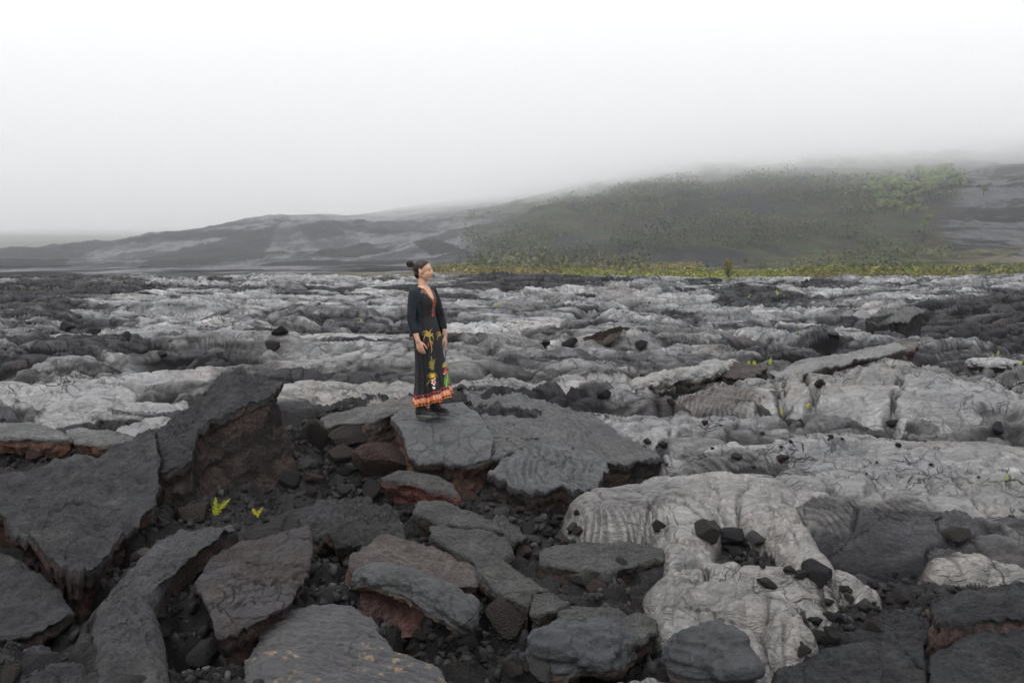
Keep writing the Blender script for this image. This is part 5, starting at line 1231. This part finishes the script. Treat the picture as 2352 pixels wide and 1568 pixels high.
BIG = [  # view x, y of its foot, size, colour, label
 (800, 1018, .42, 'brown', "large brown block left of the standing slab, under the tilted sheet"),
 (872, 1080, .58, 'red', "biggest dark red boulder in front of the slab she stands on"),
 (778, 1056, .34, 'brown', "rounded brown boulder left of the biggest red boulder"),
 (912, 1020, .32, 'dark', "black block tucked under the left lip of the standing slab"),
 (760, 1082, .17, 'red', "small red rock at the left foot of the boulder pile"),
 (802, 1094, .20, 'dark', "low dark stone in front of the rounded brown boulder"),
 (1032, 1086, .34, 'red', "dark red triangular rock under the front lip of the standing slab"),
 (720, 1012, .46, 'brown', "wide brown block between the tilted slab point and the boulder pile"),
 (742, 962, .26, 'brown', "wedge of brown rock on the pale sheet right of the slab point"),
 (858, 1140, .24, 'brown', "flat pointed brown stone below the boulder pile"),
 (910, 1150, .24, 'red', "low reddish stone right of the flat pointed one"),
 (794, 1138, .18, 'grey', "chunky grey stone left of the flat pointed one"),
 (893, 1170, .14, 'brown', "small brown stone above the pinkish plate"),
 (1022, 1152, .16, 'brown', "brown stone at the top of the diagonal slab line"),
 (1186, 1132, .22, 'grey', "grey block at the foot of the ropy fan"),
 (1149, 1150, .15, 'dark', "dark stone left of the grey block below the ropy fan"),
 (1208, 1152, .12, 'red', "small red stone below the grey block"),
 (1277, 1155, .17, 'pale', "pale tan stone in the rubble gully"),
 (1308, 1142, .12, 'brown', "brown pebble-sized stone beside the pale tan one"),
 (1150, 1190, .20, 'grey', "grey rock standing beside the second diagonal slab"),
 (1205, 1252, .20, 'dark', "rounded dark rock above the flat grey slab"),
 (1205, 1280, .13, 'red', "red stone left of the flat grey slab"),
 (1090, 1180, .12, 'brown', "brown stone right of the topmost diagonal slab"),
 (666, 1108, .26, 'dark', "angular dark block below the rusty face"),
 (720, 1108, .21, 'red', "reddish angular block right of the dark one below the rusty face"),
 (718, 1135, .17, 'brown', "brown block with a pale chip in the left centre"),
 (446, 1205, .40, 'brown', "pyramid-shaped brown rock beside the yellow ferns"),
 (321, 1286, .17, 'pale', "pinkish stone on the smooth dark ridge, lower left"),
 (183, 1340, .15, 'brown', "brown stone caught under the leaning plate"),
 (472, 1510, .24, 'grey', "large grey-brown rock under the wrinkled plate"),
 (636, 1450, .15, 'brown', "triangular brown stone right of the wrinkled plate"),
 (540, 1500, .13, 'dark', "dark stone right of the large grey-brown rock"),
 (20, 1560, .20, 'brown', "brown stone in the bottom left corner"),
 (92, 1560, .22, 'dark', "dark angular stone near the bottom left corner"),
 (85, 1060, .34, 'red', "brick red stone at the left edge above the leaning plate"),
 (1625, 1232, .23, 'brown', "brown-edged block leaning on the silver stream"),
 (1676, 1248, .26, 'dark', "large black clinker in the middle of the group on the silver stream"),
 (1738, 1254, .19, 'grey', "grey-topped rock at the right of the group on the silver stream"),
 (1690, 1282, .15, 'dark', "small black clinker below the group on the silver stream"),
 (1878, 1335, .22, 'dark', "jagged black clinker resting on the right-hand silver toe"),
 (1617, 978, .15, 'red', "red-brown block on the tan lava right of the ropy slope"),
 (2292, 990, .30, 'dark', "black boulder in a hollow near the right edge"),
 (1252, 793, .40, 'dark', "dark boulder right of the woman, left of a pair"),
 (1310, 793, .42, 'dark', "dark boulder right of the woman, right of a pair"),
 (1692, 1054, .17, 'brown', "brown block below the ropy band in the right centre"),
 (1796, 1058, .14, 'red', "red-brown stone by the curled pale toe"),
 (1540, 940, .20, 'dark', "dark stone beside the brown striated sheet"),
 (1385, 915, .26, 'dark', "dark clinker in the crevice right of the woman"),
 (2050, 985, .22, 'dark', "dark stone in front of the pale dome at right"),
 (1884, 884, .26, 'brown', "brown stone wedged in the long crack at right"),
 (645, 768, .50, 'dark', "black block in the left middle distance"),
 (628, 803, .36, 'brown', "brown block on a pale lobe, left middle distance"),
 (372, 823, .34, 'dark', "dark cube-like rock on tan lava at left"),
 (290, 778, .45, 'dark', "black boulder at the right of the left-hand rock pile"),
 (215, 768, .50, 'dark', "pointed boulder in the middle of the left-hand rock pile"),
 (155, 758, .50, 'dark', "black boulder at the left of the left-hand rock pile"),
 (1915, 780, .40, 'grey', "round grey boulder alone in the right middle distance"),
 (1475, 800, .34, 'dark', "tall dark stone right of the pair of boulders"),
 (965, 1478, .14, 'brown', "flat brown chip under the collapsed tube"),
 (1180, 1440, .36, 'brown', "wide brown block below the long diagonal slab"),
 (1240, 1560, .18, 'grey', "grey angular stone at the bottom centre"),
 (1300, 1330, .22, 'brown', "brown-sided rock in front of the flat grey slab"),
 (1345, 1345, .26, 'grey', "faceted grey rock in front of the flat grey slab"),
 (1370, 1362, .16, 'red', "reddish rock below the faceted grey one"),
 (1440, 1330, .20, 'dark', "clinkery dark lump under the right end of the flat slab"),
 (1510, 1215, .16, 'brown', "brown block against the left side of the silver stream"),
 (1290, 1452, .14, 'brown', "brown chip beneath the grey slab with reddish front"),
 (2000, 1450, .14, 'brown', "small brown rock by the low rounded slab, lower right"),
 (1760, 1345, .15, 'brown', "brown rubble stone below the silver group"),
 (2200, 1240, .20, 'brown', "brown rock at the right edge above the dark slabs"),
]
hp = hits([(a, b) for a, b, *_ in BIG])
for i, ((a, b, s_, c_, lb), (x, y, z)) in enumerate(zip(BIG, hp)):
    rock(x, y, z, s_ * (.8 if b < 1000 else 1), c_, i * 5 + 3, lb, sink=.38 if b < 1000 else .25)
print("slabs", round(time.time() - T0, 1))
# scattered stones: places by region, one label per region
REG = [([(1100, 1110), (1330, 1090), (1340, 1290), (1240, 1290), (1180, 1230), (1100, 1170)], 60, (.05, .15), ['brown', 'dark', 'grey', 'red'], "small broken stone lying in the rubble gully left of the silver lava"),
       ([(1380, 1010), (1530, 1020), (1540, 1090), (1400, 1080)], 34, (.05, .13), ['dark', 'brown', 'red'], "small dark stone in the gully right of the ropy slope"),
       ([(650, 1060), (1000, 1090), (1040, 1140), (800, 1180), (640, 1130)], 46, (.05, .15), ['brown', 'dark', 'grey', 'red'], "small brown stone strewn below the boulder pile left of the woman"),
       ([(1100, 1340), (1290, 1440), (1330, 1560), (1100, 1560), (1040, 1470)], 30, (.05, .13), ['dark', 'brown', 'grey'], "small dark stone below the diagonal line of slabs"),
       ([(1620, 1210), (1760, 1240), (1860, 1340), (1800, 1330), (1640, 1280)], 26, (.04, .11), ['dark', 'brown'], "small black stone between the two silver streams"),
       ([(340, 1250), (640, 1190), (460, 1250), (420, 1420), (400, 1530), (200, 1540), (230, 1330)], 30, (.04, .12), ['dark', 'brown'], "small dark stone beside the wrinkled plate, lower left"),
       ([(1850, 1390), (2100, 1310), (2140, 1390), (1960, 1450), (1880, 1500), (1820, 1540)], 30, (.04, .11), ['dark', 'brown'], "small dark stone between the silver toes and the right-hand slabs"),
       ([(1560, 960), (2352, 960), (2352, 1120), (1600, 1090)], 20, (.03, .08), ['dark', 'brown'], "loose dark chip lying on the pale lava at right"),]
rr_ = random.Random(99); sc_pts = []; meta = []
for poly, n_, (s0, s1), cols_, lb in REG:
    xs = [p_[0] for p_ in poly]; ys_ = [p_[1] for p_ in poly]; k = 0
    while k < n_:
        a, b = rr_.uniform(min(xs), max(xs)), rr_.uniform(min(ys_), max(ys_))
        if not inpoly(np.array([a]), np.array([b]), poly)[0]: continue
        sc_pts.append((a, b)); meta.append((s0 + (s1 - s0) * rr_.random() ** 2, rr_.choice(cols_), lb)); k += 1
hp = hits(sc_pts)
for i, ((s_, c_, lb), (x, y, z)) in enumerate(zip(meta, hp)):
    W_ = {'dark': 'black', 'brown': 'brown', 'red': 'dull red', 'grey': 'grey'}[c_]
    lb2 = lb.replace("small broken stone", "small broken " + W_ + " stone").replace("small dark stone", "small " + W_ + " stone").replace("small brown stone", "small " + W_ + " stone").replace("small black stone", "small " + W_ + " stone").replace("loose dark chip", "loose " + W_ + " chip")
    rock(x, y, z, s_, c_, 100 + i, lb2, group="loose stones: " + lb2, sink=.2, cat="stone", name="stone")
# clinker and rubble too small and too many to count
def chunkshapes(k_):
    out = []
    for q in range(k_):
        r_ = np.random.RandomState(900 + q); P = r_.normal(size=(13, 3)); P /= np.linalg.norm(P, axis=1, keepdims=True); P *= r_.uniform(.75, 1.05, (13, 1)) * np.array([1, .8, .65])
        b = bmesh.new()
        for p_ in P: b.verts.new(p_)
        r2 = bmesh.ops.convex_hull(b, input=b.verts); bmesh.ops.delete(b, geom=[v for v in b.verts if not v.link_faces], context='VERTS'); b.verts.index_update()
        out.append((np.array([v.co[:] for v in b.verts]), np.array([[v.index for v in f_.verts] for f_ in b.faces]))); b.free()
    return out
def rubble():
    rs = np.random.RandomState(5); N = 320000
    x = rs.uniform(-7, 8, N); y = 2.4 + 10 * rs.rand(N) ** 1.35; keep = np.abs(x) < y * .80 + .4; x, y = x[keep], y[keep]
    z_, C_, K_ = field(x.astype(f32), y.astype(f32)); z_ = gridz(x, y); f = K_[:, 1] * (K_[:, 1] > .58)
    cl = fbm(x / .55, y / .5, 4, 611); nearw = np.clip((4.5 / y) ** 1.2, .15, 1.2)
    pr = f * (.10 + .90 * sstep(-.25, .25, cl)) * .42 * nearw; keep = rs.rand(len(x)) < pr
    x, y, z_ = x[keep], y[keep], z_[keep]; n_ = len(x); print("rubble", n_)
    SH = chunkshapes(16); s_ = (.012 + .056 * rs.rand(n_) ** 2.4) * (.75 + y * .05); kind = rs.randint(16, size=n_)
    pal = np.array([(.018, .018, .019), (.026, .0255, .026), (.030, .025, .023), (.034, .026, .023), (.050, .049, .048)]); ci = rs.choice(5, n_, p=[.48, .32, .12, .03, .05])
    A = rs.normal(size=(n_, 4)); A /= np.linalg.norm(A, axis=1, keepdims=True); w, a, b, c = A.T
    M_ = np.stack([1 - 2 * (b * b + c * c), 2 * (a * b - c * w), 2 * (a * c + b * w), 2 * (a * b + c * w), 1 - 2 * (a * a + c * c), 2 * (b * c - a * w), 2 * (a * c - b * w), 2 * (b * c + a * w), 1 - 2 * (a * a + b * b)], -1).reshape(-1, 3, 3)
    VV, TT, CC, off = [], [], [], 0
    for q, (V0, F0) in enumerate(SH):
        i_ = np.where(kind == q)[0]; m_ = len(i_); nv = len(V0)
        V = V0[None] * rs.uniform(.55, 1.15, (m_, 1, 3)) * s_[i_][:, None, None]; V = np.einsum('nij,nvj->nvi', M_[i_], V)
        V = V + np.stack([x[i_], y[i_], z_[i_] + s_[i_] * .20], -1)[:, None]; VV.append(V.reshape(-1, 3))
        TT.append((F0[None] + (np.arange(m_) * nv)[:, None, None]).reshape(-1, 3) + off); off += m_ * nv; CC.append(np.repeat(pal[ci[i_]] * rs.uniform(.6, 1.4, (m_, 1)), nv, 0))
    V = np.concatenate(VV); T_ = np.concatenate(TT); cc_ = np.concatenate(CC)
    me = mesh_np("rubble", V, tris=T_, cols={"Col": cc_})
    o = link("rubble", me, plain("rubble_stone", (0, 0, 0), rough=.85, spec=.15, noise=.5, scale=45, attr="Col", bump=.01), smooth=False); tag(o, kind="stuff")
rubble()
print("rocks", round(time.time() - T0, 1))
# ================================================================== ferns, the flowering shrub, far bushes and trees
M_fern = plain("fern_green", (.36, .42, .02), rough=.5, noise=.35, scale=40, trans=.3)
M_fern2 = plain("fern_yellow", (.44, .43, .03), rough=.5, noise=.35, scale=40, trans=.3)
def frond(L, lean, az_, col, root, seed, wid=.27):
    q = random.Random(seed); v = []; f = []; n = 22
    for i in range(n + 1):
        t_ = i / n; out = lean * L * t_ ** 1.6; h_ = L * t_ * (1 - .10 * lean * t_)
        c = Vector((math.cos(az_) * out, math.sin(az_) * out, h_)); w_ = L * wid * math.sin(math.pi * min(1, .12 + t_ * .86)) ** .7 * (.5 + .5 * q.random() ** .2)
        fw = Vector((math.cos(az_), math.sin(az_), .2)); ya = (seed * 1.7) % 1.4 - .7; sd = Vector((math.cos(ya), math.sin(ya), 0))
        if i: v += [prev, prev + sd * .003, c + sd * .003, c]; k = len(v); f.append((k - 4, k - 3, k - 2, k - 1))
        if t_ > .10:
            for s_ in (-1, 1):
                tip = c + sd * s_ * w_ + Vector((0, 0, w_ * q.uniform(-.1, .5))) + fw * q.uniform(-.15, .1) * w_; b_ = L / n * .42
                up = Vector((0, 0, b_)); v += [c - up, c + up, tip + up * .6, tip - up * .5]; k = len(v); f.append((k - 4, k - 3, k - 2, k - 1))
        prev = c
    me = mesh_np("frond", v, faces=f); return link("frond", me, col, root, smooth=False)
FERNS = [(495, 1186, 34, [(.05, .3, 1.0), (.75, .2, .95), (.3, 4.0, .42)], "tall yellow-green fern with two long fronds beside the pyramid-shaped rock"),
 (590, 1190, 20, [(.5, 3.0, .8), (.5, .2, 1.0), (.5, 2.6, .9), (.1, 1, .5)], "short yellow fern pair right of the tall one in the left foreground"),
 (1397, 777, 24, [(.2, 2.0, 1.0), (.5, 0, .8), (.5, 3.2, .7), (.8, 3.0, .6)], "yellow fern growing beside the dark boulder pair's brown plate"),
 (1368, 778, 7, [(.5, 3, 1.0), (.4, 0, .9)], "tiny fern left of the bigger fern by the brown plate"),
 (830, 740, 9, [(.3, 3, 1), (.4, 0, .8)], "tiny yellow fern left of the woman's elbow"),
 (1646, 838, 15, [(.1, 3, 1), (.3, 0, .7)], "upright little fern at the left end of the hollow"),
 (1660, 842, 12, [(.6, 3, 1), (.4, 0, .8)], "leaning little fern second from left in the hollow"),
 (1716, 855, 24, [(.2, 0, 1), (.5, .2, .6), (.5, 3.1, .5)], "brightest green fern in front of the dark brown block"),
 (1732, 842, 16, [(.1, 3, 1), (.3, 0, .9)], "fern growing behind the dark brown block"),
 (1768, 835, 18, [(.15, 0, 1), (.3, 0, .7)], "tall thin yellow fern at the right end of the hollow"),
 (1755, 850, 13, [(.6, 3, 1), (.5, 0, .8)], "small spreading fern below the tall thin one"),
 (1830, 858, 8, [(.4, 3, 1), (.4, 0, 1)], "tiny pair of fronds on the pale lava right of the hollow"),
 (1862, 880, 7, [(.2, 0, 1), (.3, 3, .8)], "tiny fern on the rim of the long crack"),
 (1853, 940, 17, [(.3, 0, 1), (.5, .5, .7), (.2, 3, .8)], "yellow fern glowing in the crack on the right"),
 (1794, 955, 18, [(.05, 0, 1)], "single upright frond in a narrow crack"),
 (2312, 1112, 15, [(.05, 0, 1), (.1, 3, .5)], "bright upright fern near the right edge in a black crack"),
 (2252, 834, 16, [(.6, 3, 1), (.3, 0, .9), (.5, .3, .7)], "spreading fern near the right edge behind the ropy lava"),
 (2280, 824, 13, [(.05, 0, 1)], "left one of two thin fronds near the right edge"),
 (2292, 822, 15, [(.05, 0, 1)], "right one of two thin fronds near the right edge"),
 (2344, 838, 15, [(.2, 0, 1), (.3, 3, .6)], "fern at the very right edge of the picture"),
 (2010, 665, 8, [(.3, 3, 1), (.3, 0, 1), (.1, 1, .8)], "far yellow fern on the right-hand lava rise"),
 (1720, 684, 9, [(.4, 0, 1), (.3, 3, .6)], "far fern in the left part of the black hollow"),
 (1785, 684, 13, [(.2, 3, 1), (.4, 0, .7)], "far fern in the right part of the black hollow"),
 (1800, 684, 9, [(.1, 0, 1)], "thin far frond right of the fern in the black hollow"),
 (1140, 703, 9, [(.3, 3, 1), (.3, 0, 1)], "tiny far fern right of the woman's shoulder"),
 (1838, 770, 8, [(.3, 3, 1), (.3, 0, .7)], "tiny fern on dark ropy lava below the round boulder"),
]
hp = hits([(a, b) for a, b, *_ in FERNS])
for i, ((a, b, hpx, fr_s, lb), (x, y, z)) in enumerate(zip(FERNS, hp)):
    L = hpx * 1024 / 2352 * y / F_PX * (1.4 if b > 1100 else .95); root = empty("fern", (x, y, z - .02)); tag(root, lb, "fern")
    for k, (lean, azz, s_) in enumerate(fr_s):
        frond(L * s_, lean, azz, M_fern if (i + k) % 3 == 0 and i not in (1, 2, 13) else M_fern2, root, i * 9 + k)
# leaf cards in clumps
def leaves(name, pts, size, cols, mat, parent=None, rs=None, flat=.5):
    n_ = len(pts); rs = rs or np.random.RandomState(3)
    u = rs.normal(size=(n_, 3)); u[:, 2] *= flat; u /= np.linalg.norm(u, axis=1, keepdims=True); w_ = np.cross(u, rs.normal(size=(n_, 3))); w_ /= np.linalg.norm(w_, axis=1, keepdims=True)
    s_ = size * rs.uniform(.6, 1.3, (n_, 1)) if np.isscalar(size) else size[:, None] * rs.uniform(.6, 1.3, (n_, 1))
    V = np.stack([pts - u * s_, pts + w_ * s_ * .55, pts + u * s_, pts - w_ * s_ * .55], 1).reshape(-1, 3)
    me = mesh_np(name, V, quads=np.arange(n_ * 4).reshape(-1, 4), cols={"Col": np.repeat(cols, 4, 0)})
    return link(name, me, mat, parent, smooth=False)
M_leaf = plain("leaf", (0, 0, 0), rough=.65, noise=.3, scale=3, attr="Col", trans=.25)
M_twig = plain("twig", (.07, .055, .045), rough=.9)
# the red-tipped shrub on the skyline
(sx, sy, sz), = hits([(1672, 642)])
shrub = empty("flowering_shrub", (sx, sy, sz)); tag(shrub, "lone shrub with red new leaves and green base on the lava skyline", "shrub")
Hs = 42 * 1024 / 2352 * sy / F_PX; tb = Blob(); rs = np.random.RandomState(12); lp = []; lc = []
for k in range(13):
    top = Vector((rs.uniform(-.28, .22) * Hs, rs.uniform(-.2, .2) * Hs, Hs * rs.uniform(.45, .98))); mid = Vector((top.x * .35, top.y * .4, top.z * .5))
    tb.cap((0, 0, -.05), mid, .020, .014, n=6); tb.cap(mid, top, .014, .006, n=6)
    m_ = int(60); c0 = np.array(top); p_ = c0 + rs.normal(size=(m_, 3)) * np.array([.065, .065, .075]) * Hs; lp.append(p_)
    red_ = rs.rand(m_) < (.24 if top.z > .55 * Hs and top.x > -.2 * Hs else .08); lc.append(np.where(red_[:, None], np.array([.30, .07, .035]), np.where(rs.rand(m_, 1) < .3, np.array([.24, .27, .04]), np.array([.08, .13, .035]))))
p_ = rs.normal(size=(260, 3)) * np.array([.13, .13, .17]) * Hs + np.array([.0, 0, .30 * Hs]); lp.append(p_); lc.append(np.tile(np.array([.05, .08, .03]), (260, 1)) * rs.uniform(.6, 1.4, (260, 1)))
p_ = rs.normal(size=(160, 3)) * np.array([.17, .17, .05]) * Hs + np.array([0, 0, .07 * Hs]); lp.append(p_); lc.append(np.tile(np.array([.30, .34, .03]), (160, 1)))
for k in range(8):
    g = rs.uniform(-.4, .9); tb.cap((.04, 0, .1), (Hs * (.22 + .15 * rs.rand()), rs.uniform(-.2, .2), Hs * rs.uniform(.3, .55)), .010, .004, n=5)
tm_ = bpy.data.meshes.new("stem"); tm_.from_pydata(tb.v, [], tb.f); link("stem", tm_, M_twig, shrub)
leaves("foliage", np.concatenate(lp), Hs * .034, np.concatenate(lc), M_leaf, shrub, rs)
# a bare twig seedling, and a small grey shrub left of it on the skyline
(tx, ty_, tz), = hits([(1464, 880)])
tb = Blob(); o_ = Vector((0, 0, 0)); Ht = 42 * 1024 / 2352 * ty_ / F_PX
for a, b in (((0, 0, -.03), (.01, 0, .55)), ((.01, 0, .55), (-.06, 0, 1.0)), ((.01, 0, .5), (.09, .02, .9)), ((0, 0, .35), (-.08, .01, .62)), ((0.01, 0, .42), (.10, 0, .66)), ((-.03, 0, .8), (.03, 0, 1.05))):
    tb.cap(Vector(a) * Ht, Vector(b) * Ht, .006, .003, n=5)
tm_ = bpy.data.meshes.new("bare_twig"); tm_.from_pydata(tb.v, [], tb.f); tw = link("bare_twig", tm_, M_twig); tw.location = (tx, ty_, tz); tag(tw, "bare dead twig standing in a crack right of the woman", "twig")
(sx, sy, sz), = hits([(1487, 622)])
s2 = empty("grey_shrub", (sx, sy, sz - .1)); tag(s2, "small grey-green shrub on the skyline left of the red-tipped shrub", "shrub"); rs = np.random.RandomState(4); Hs = 20 * 1024 / 2352 * sy / F_PX
leaves("foliage", rs.normal(size=(240, 3)) * np.array([.32, .3, .24]) * Hs + np.array([0, 0, .55 * Hs]), Hs * .07, np.tile(np.array([.07, .085, .045]), (240, 1)), M_leaf, s2, rs)
tb = Blob(); tb.cap((0, 0, -.1), (0, 0, Hs * .6), .03, .02, n=6); tm_ = bpy.data.meshes.new("stem"); tm_.from_pydata(tb.v, [], tb.f); link("stem", tm_, M_twig, s2)

# low scrub band beyond the field
def scrub():
    rs = np.random.RandomState(21); P = []; Cc = []; S = []
    def band(u0, u1, d0, d1, n_, hgt, pal, sz, thr=-.1):
        u = rs.uniform(u0, u1, n_); D = rs.uniform(d0, d1, n_); x = (u - 512) / F_PX * D
        k = fbm(x / 4, D / 2.2, 3, 701) > thr; u, D, x = u[k], D[k], x[k]
        z = far_height(u, D) + hill_noise(x, D, u, D) + fbm(x / 6, D / 6, 3, 41) * .25
        c = np.array(pal)[rs.choice(len(pal), len(u))] * rs.uniform(.6, 1.35, (len(u), 1))
        for j in range(7):
            P.append(np.stack([x + rs.normal(size=len(x)) * sz * 1.4, D + rs.normal(size=len(x)) * sz * 1.4, z + hgt * rs.rand(len(x))], 1)); Cc.append(c * rs.uniform(.8, 1.2, (len(u), 1))); S.append(np.full(len(u), sz))
    yg = [(.13, .14, .035), (.16, .145, .05), (.09, .105, .03), (.15, .105, .05)]
    band(790, 1150, 64, 84, 9000, .38, yg, .14, -.25)
    band(560, 800, 68, 92, 1600, .45, [(.20, .22, .04), (.14, .15, .04)], .16, .05)
    band(790, 1150, 84, 108, 3500, .6, [(.12, .14, .035), (.20, .18, .05), (.09, .10, .03)], .2, .05)
    band(430, 700, 88, 125, 2000, .4, [(.19, .17, .06), (.15, .13, .05)], .2, .0)
    leaves("scrub", np.concatenate(P), np.concatenate(S), np.concatenate(Cc), M_leaf, None, rs); tag(bpy.data.objects["scrub"], kind="stuff")
    # bushes on the slope: clumps of leaf faces
    P = []; Cc = []; S = []
    n_ = 4200; u = rs.uniform(470, 1120, n_); v = 268 - 108 * rs.rand(n_) ** .85
    D = 105 + (270 - v) * 2.2; D = D * rs.uniform(.8, 1.3, n_); x = (u - 512) / F_PX * D
    k = (fbm(x / 16, D / 26, 4, 711) + .15 * sstep(170, 110, D) > .0) & (u + 0 * u < 950 + (D - 150) * .1); u, D, x = u[k], D[k], x[k]
    z = far_height(u, D) + hill_noise(x, D, u, D) + fbm(x / 6, D / 6, 3, 41) * .25
    pal = np.array([(.085, .110, .055), (.105, .11, .055), (.095, .085, .055), (.065, .085, .05), (.13, .135, .07)])
    for i in range(len(u)):
        r_ = rs.uniform(.5, 1.9) * (1.2 if D[i] > 160 else .9); m_ = 56
        q = rs.normal(size=(m_, 3)) * np.array([r_ * .75, r_ * .75, r_ * .42]); q[:, 2] += r_ * .5
        P.append(q + (x[i], D[i], z[i])); Cc.append(np.tile(pal[rs.randint(5)] * rs.uniform(.7, 1.2), (m_, 1)) * rs.uniform(.75, 1.25, (m_, 1))); S.append(np.full(m_, r_ * .19))
    leaves("hillside_shrubs", np.concatenate(P), np.concatenate(S), np.concatenate(Cc), M_leaf, None, rs, flat=.7); tag(bpy.data.objects["hillside_shrubs"], kind="stuff")
scrub()
# trees of the pale green stand on the right-hand slope
TREES = [(893, 199, 9, "left edge of the pale green stand"), (872, 193, 10, ""), (884, 184, 9, ""), (900, 189, 8, ""), (908, 198, 7, ""), (890, 207, 8, ""), (899, 212, 8, ""), (912, 210, 7, ""), (878, 203, 7, ""),
 (922, 180, 10, ""), (935, 184, 9, ""), (928, 190, 7, ""), (944, 178, 9, ""), (914, 203, 6, ""), (920, 212, 6, ""), (924, 218, 6, ""), (950, 186, 7, ""), (906, 178, 8, ""), (866, 184, 8, ""), (938, 172, 8, "")]
def tree(u, v, hpx, label, seed, pal, group=None):
    p_ = hill_hit(u, v + hpx * .5)
    if p_ is None: return
    rs = np.random.RandomState(seed); Ht = hpx * p_[1] / F_PX * 1.25; root = empty("tree", tuple(p_)); tag(root, label, "tree", group)
    tb = Blob(); tb.cap((0, 0, -.5), (Ht * .03, 0, Ht * .5), Ht * .035, Ht * .022, n=7); pts = []; cc_ = []
    for k in range(9):
        g = rs.uniform(0, 6.28); r_ = Ht * rs.uniform(.12, .40); c0 = Vector((math.cos(g) * r_, math.sin(g) * r_, Ht * rs.uniform(.48, .86)))
        tb.cap((Ht * .02, 0, Ht * rs.uniform(.25, .45)), c0, Ht * .016, Ht * .007, n=5)
        m_ = 170; pts.append(np.array(c0) + rs.normal(size=(m_, 3)) * np.array([.085, .085, .055]) * Ht); cc_.append(np.tile(np.array(pal) * rs.uniform(.7, 1.3), (m_, 1)) * rs.uniform(.8, 1.2, (m_, 1)))
    tm_ = bpy.data.meshes.new("trunk"); tm_.from_pydata(tb.v, [], tb.f); link("trunk", tm_, M_twig, root)
    leaves("crown", np.concatenate(pts), Ht * .032, np.concatenate(cc_), M_leaf, root, rs)
for i, (u, v, h_, _) in enumerate(TREES):
    tree(u, v, h_ * 1.25, "pale green tree in the dense stand high on the right-hand slope", 800 + i, (.25, .31, .13), "pale green trees in the stand on the right-hand slope")
q_ = random.Random(5)
for i in range(34):
    t_ = q_.random(); u = 870 + 78 * t_ + q_.uniform(-8, 8); v = 196 - 18 * t_ + q_.uniform(-13, 16) * (1.1 - .6 * t_)
    tree(u, v, q_.uniform(8, 13), "pale green tree in the dense stand high on the right-hand slope", 900 + i, (.24, .30, .13), "pale green trees in the stand on the right-hand slope")
tree(977, 192, 10, "round pale green tree standing alone right of the stand", 830, (.13, .18, .06))
tree(921, 226, 8, "small bright green tree alone just below the stand", 831, (.17, .23, .06))
for i, (u, v, h_) in enumerate([(836, 262, 10), (850, 266, 9), (870, 264, 11), (884, 262, 11), (905, 266, 9), (918, 265, 10), (860, 255, 9), (890, 254, 8), (818, 266, 8), (930, 267, 8), (760, 268, 8), (745, 262, 7), (790, 262, 7)]):
    tree(u, v, h_, "low spreading green tree in the grove at the foot of the slope", 850 + i, (.12, .155, .06), "green trees in the grove at the foot of the right-hand slope")
print("plants", round(time.time() - T0, 1))
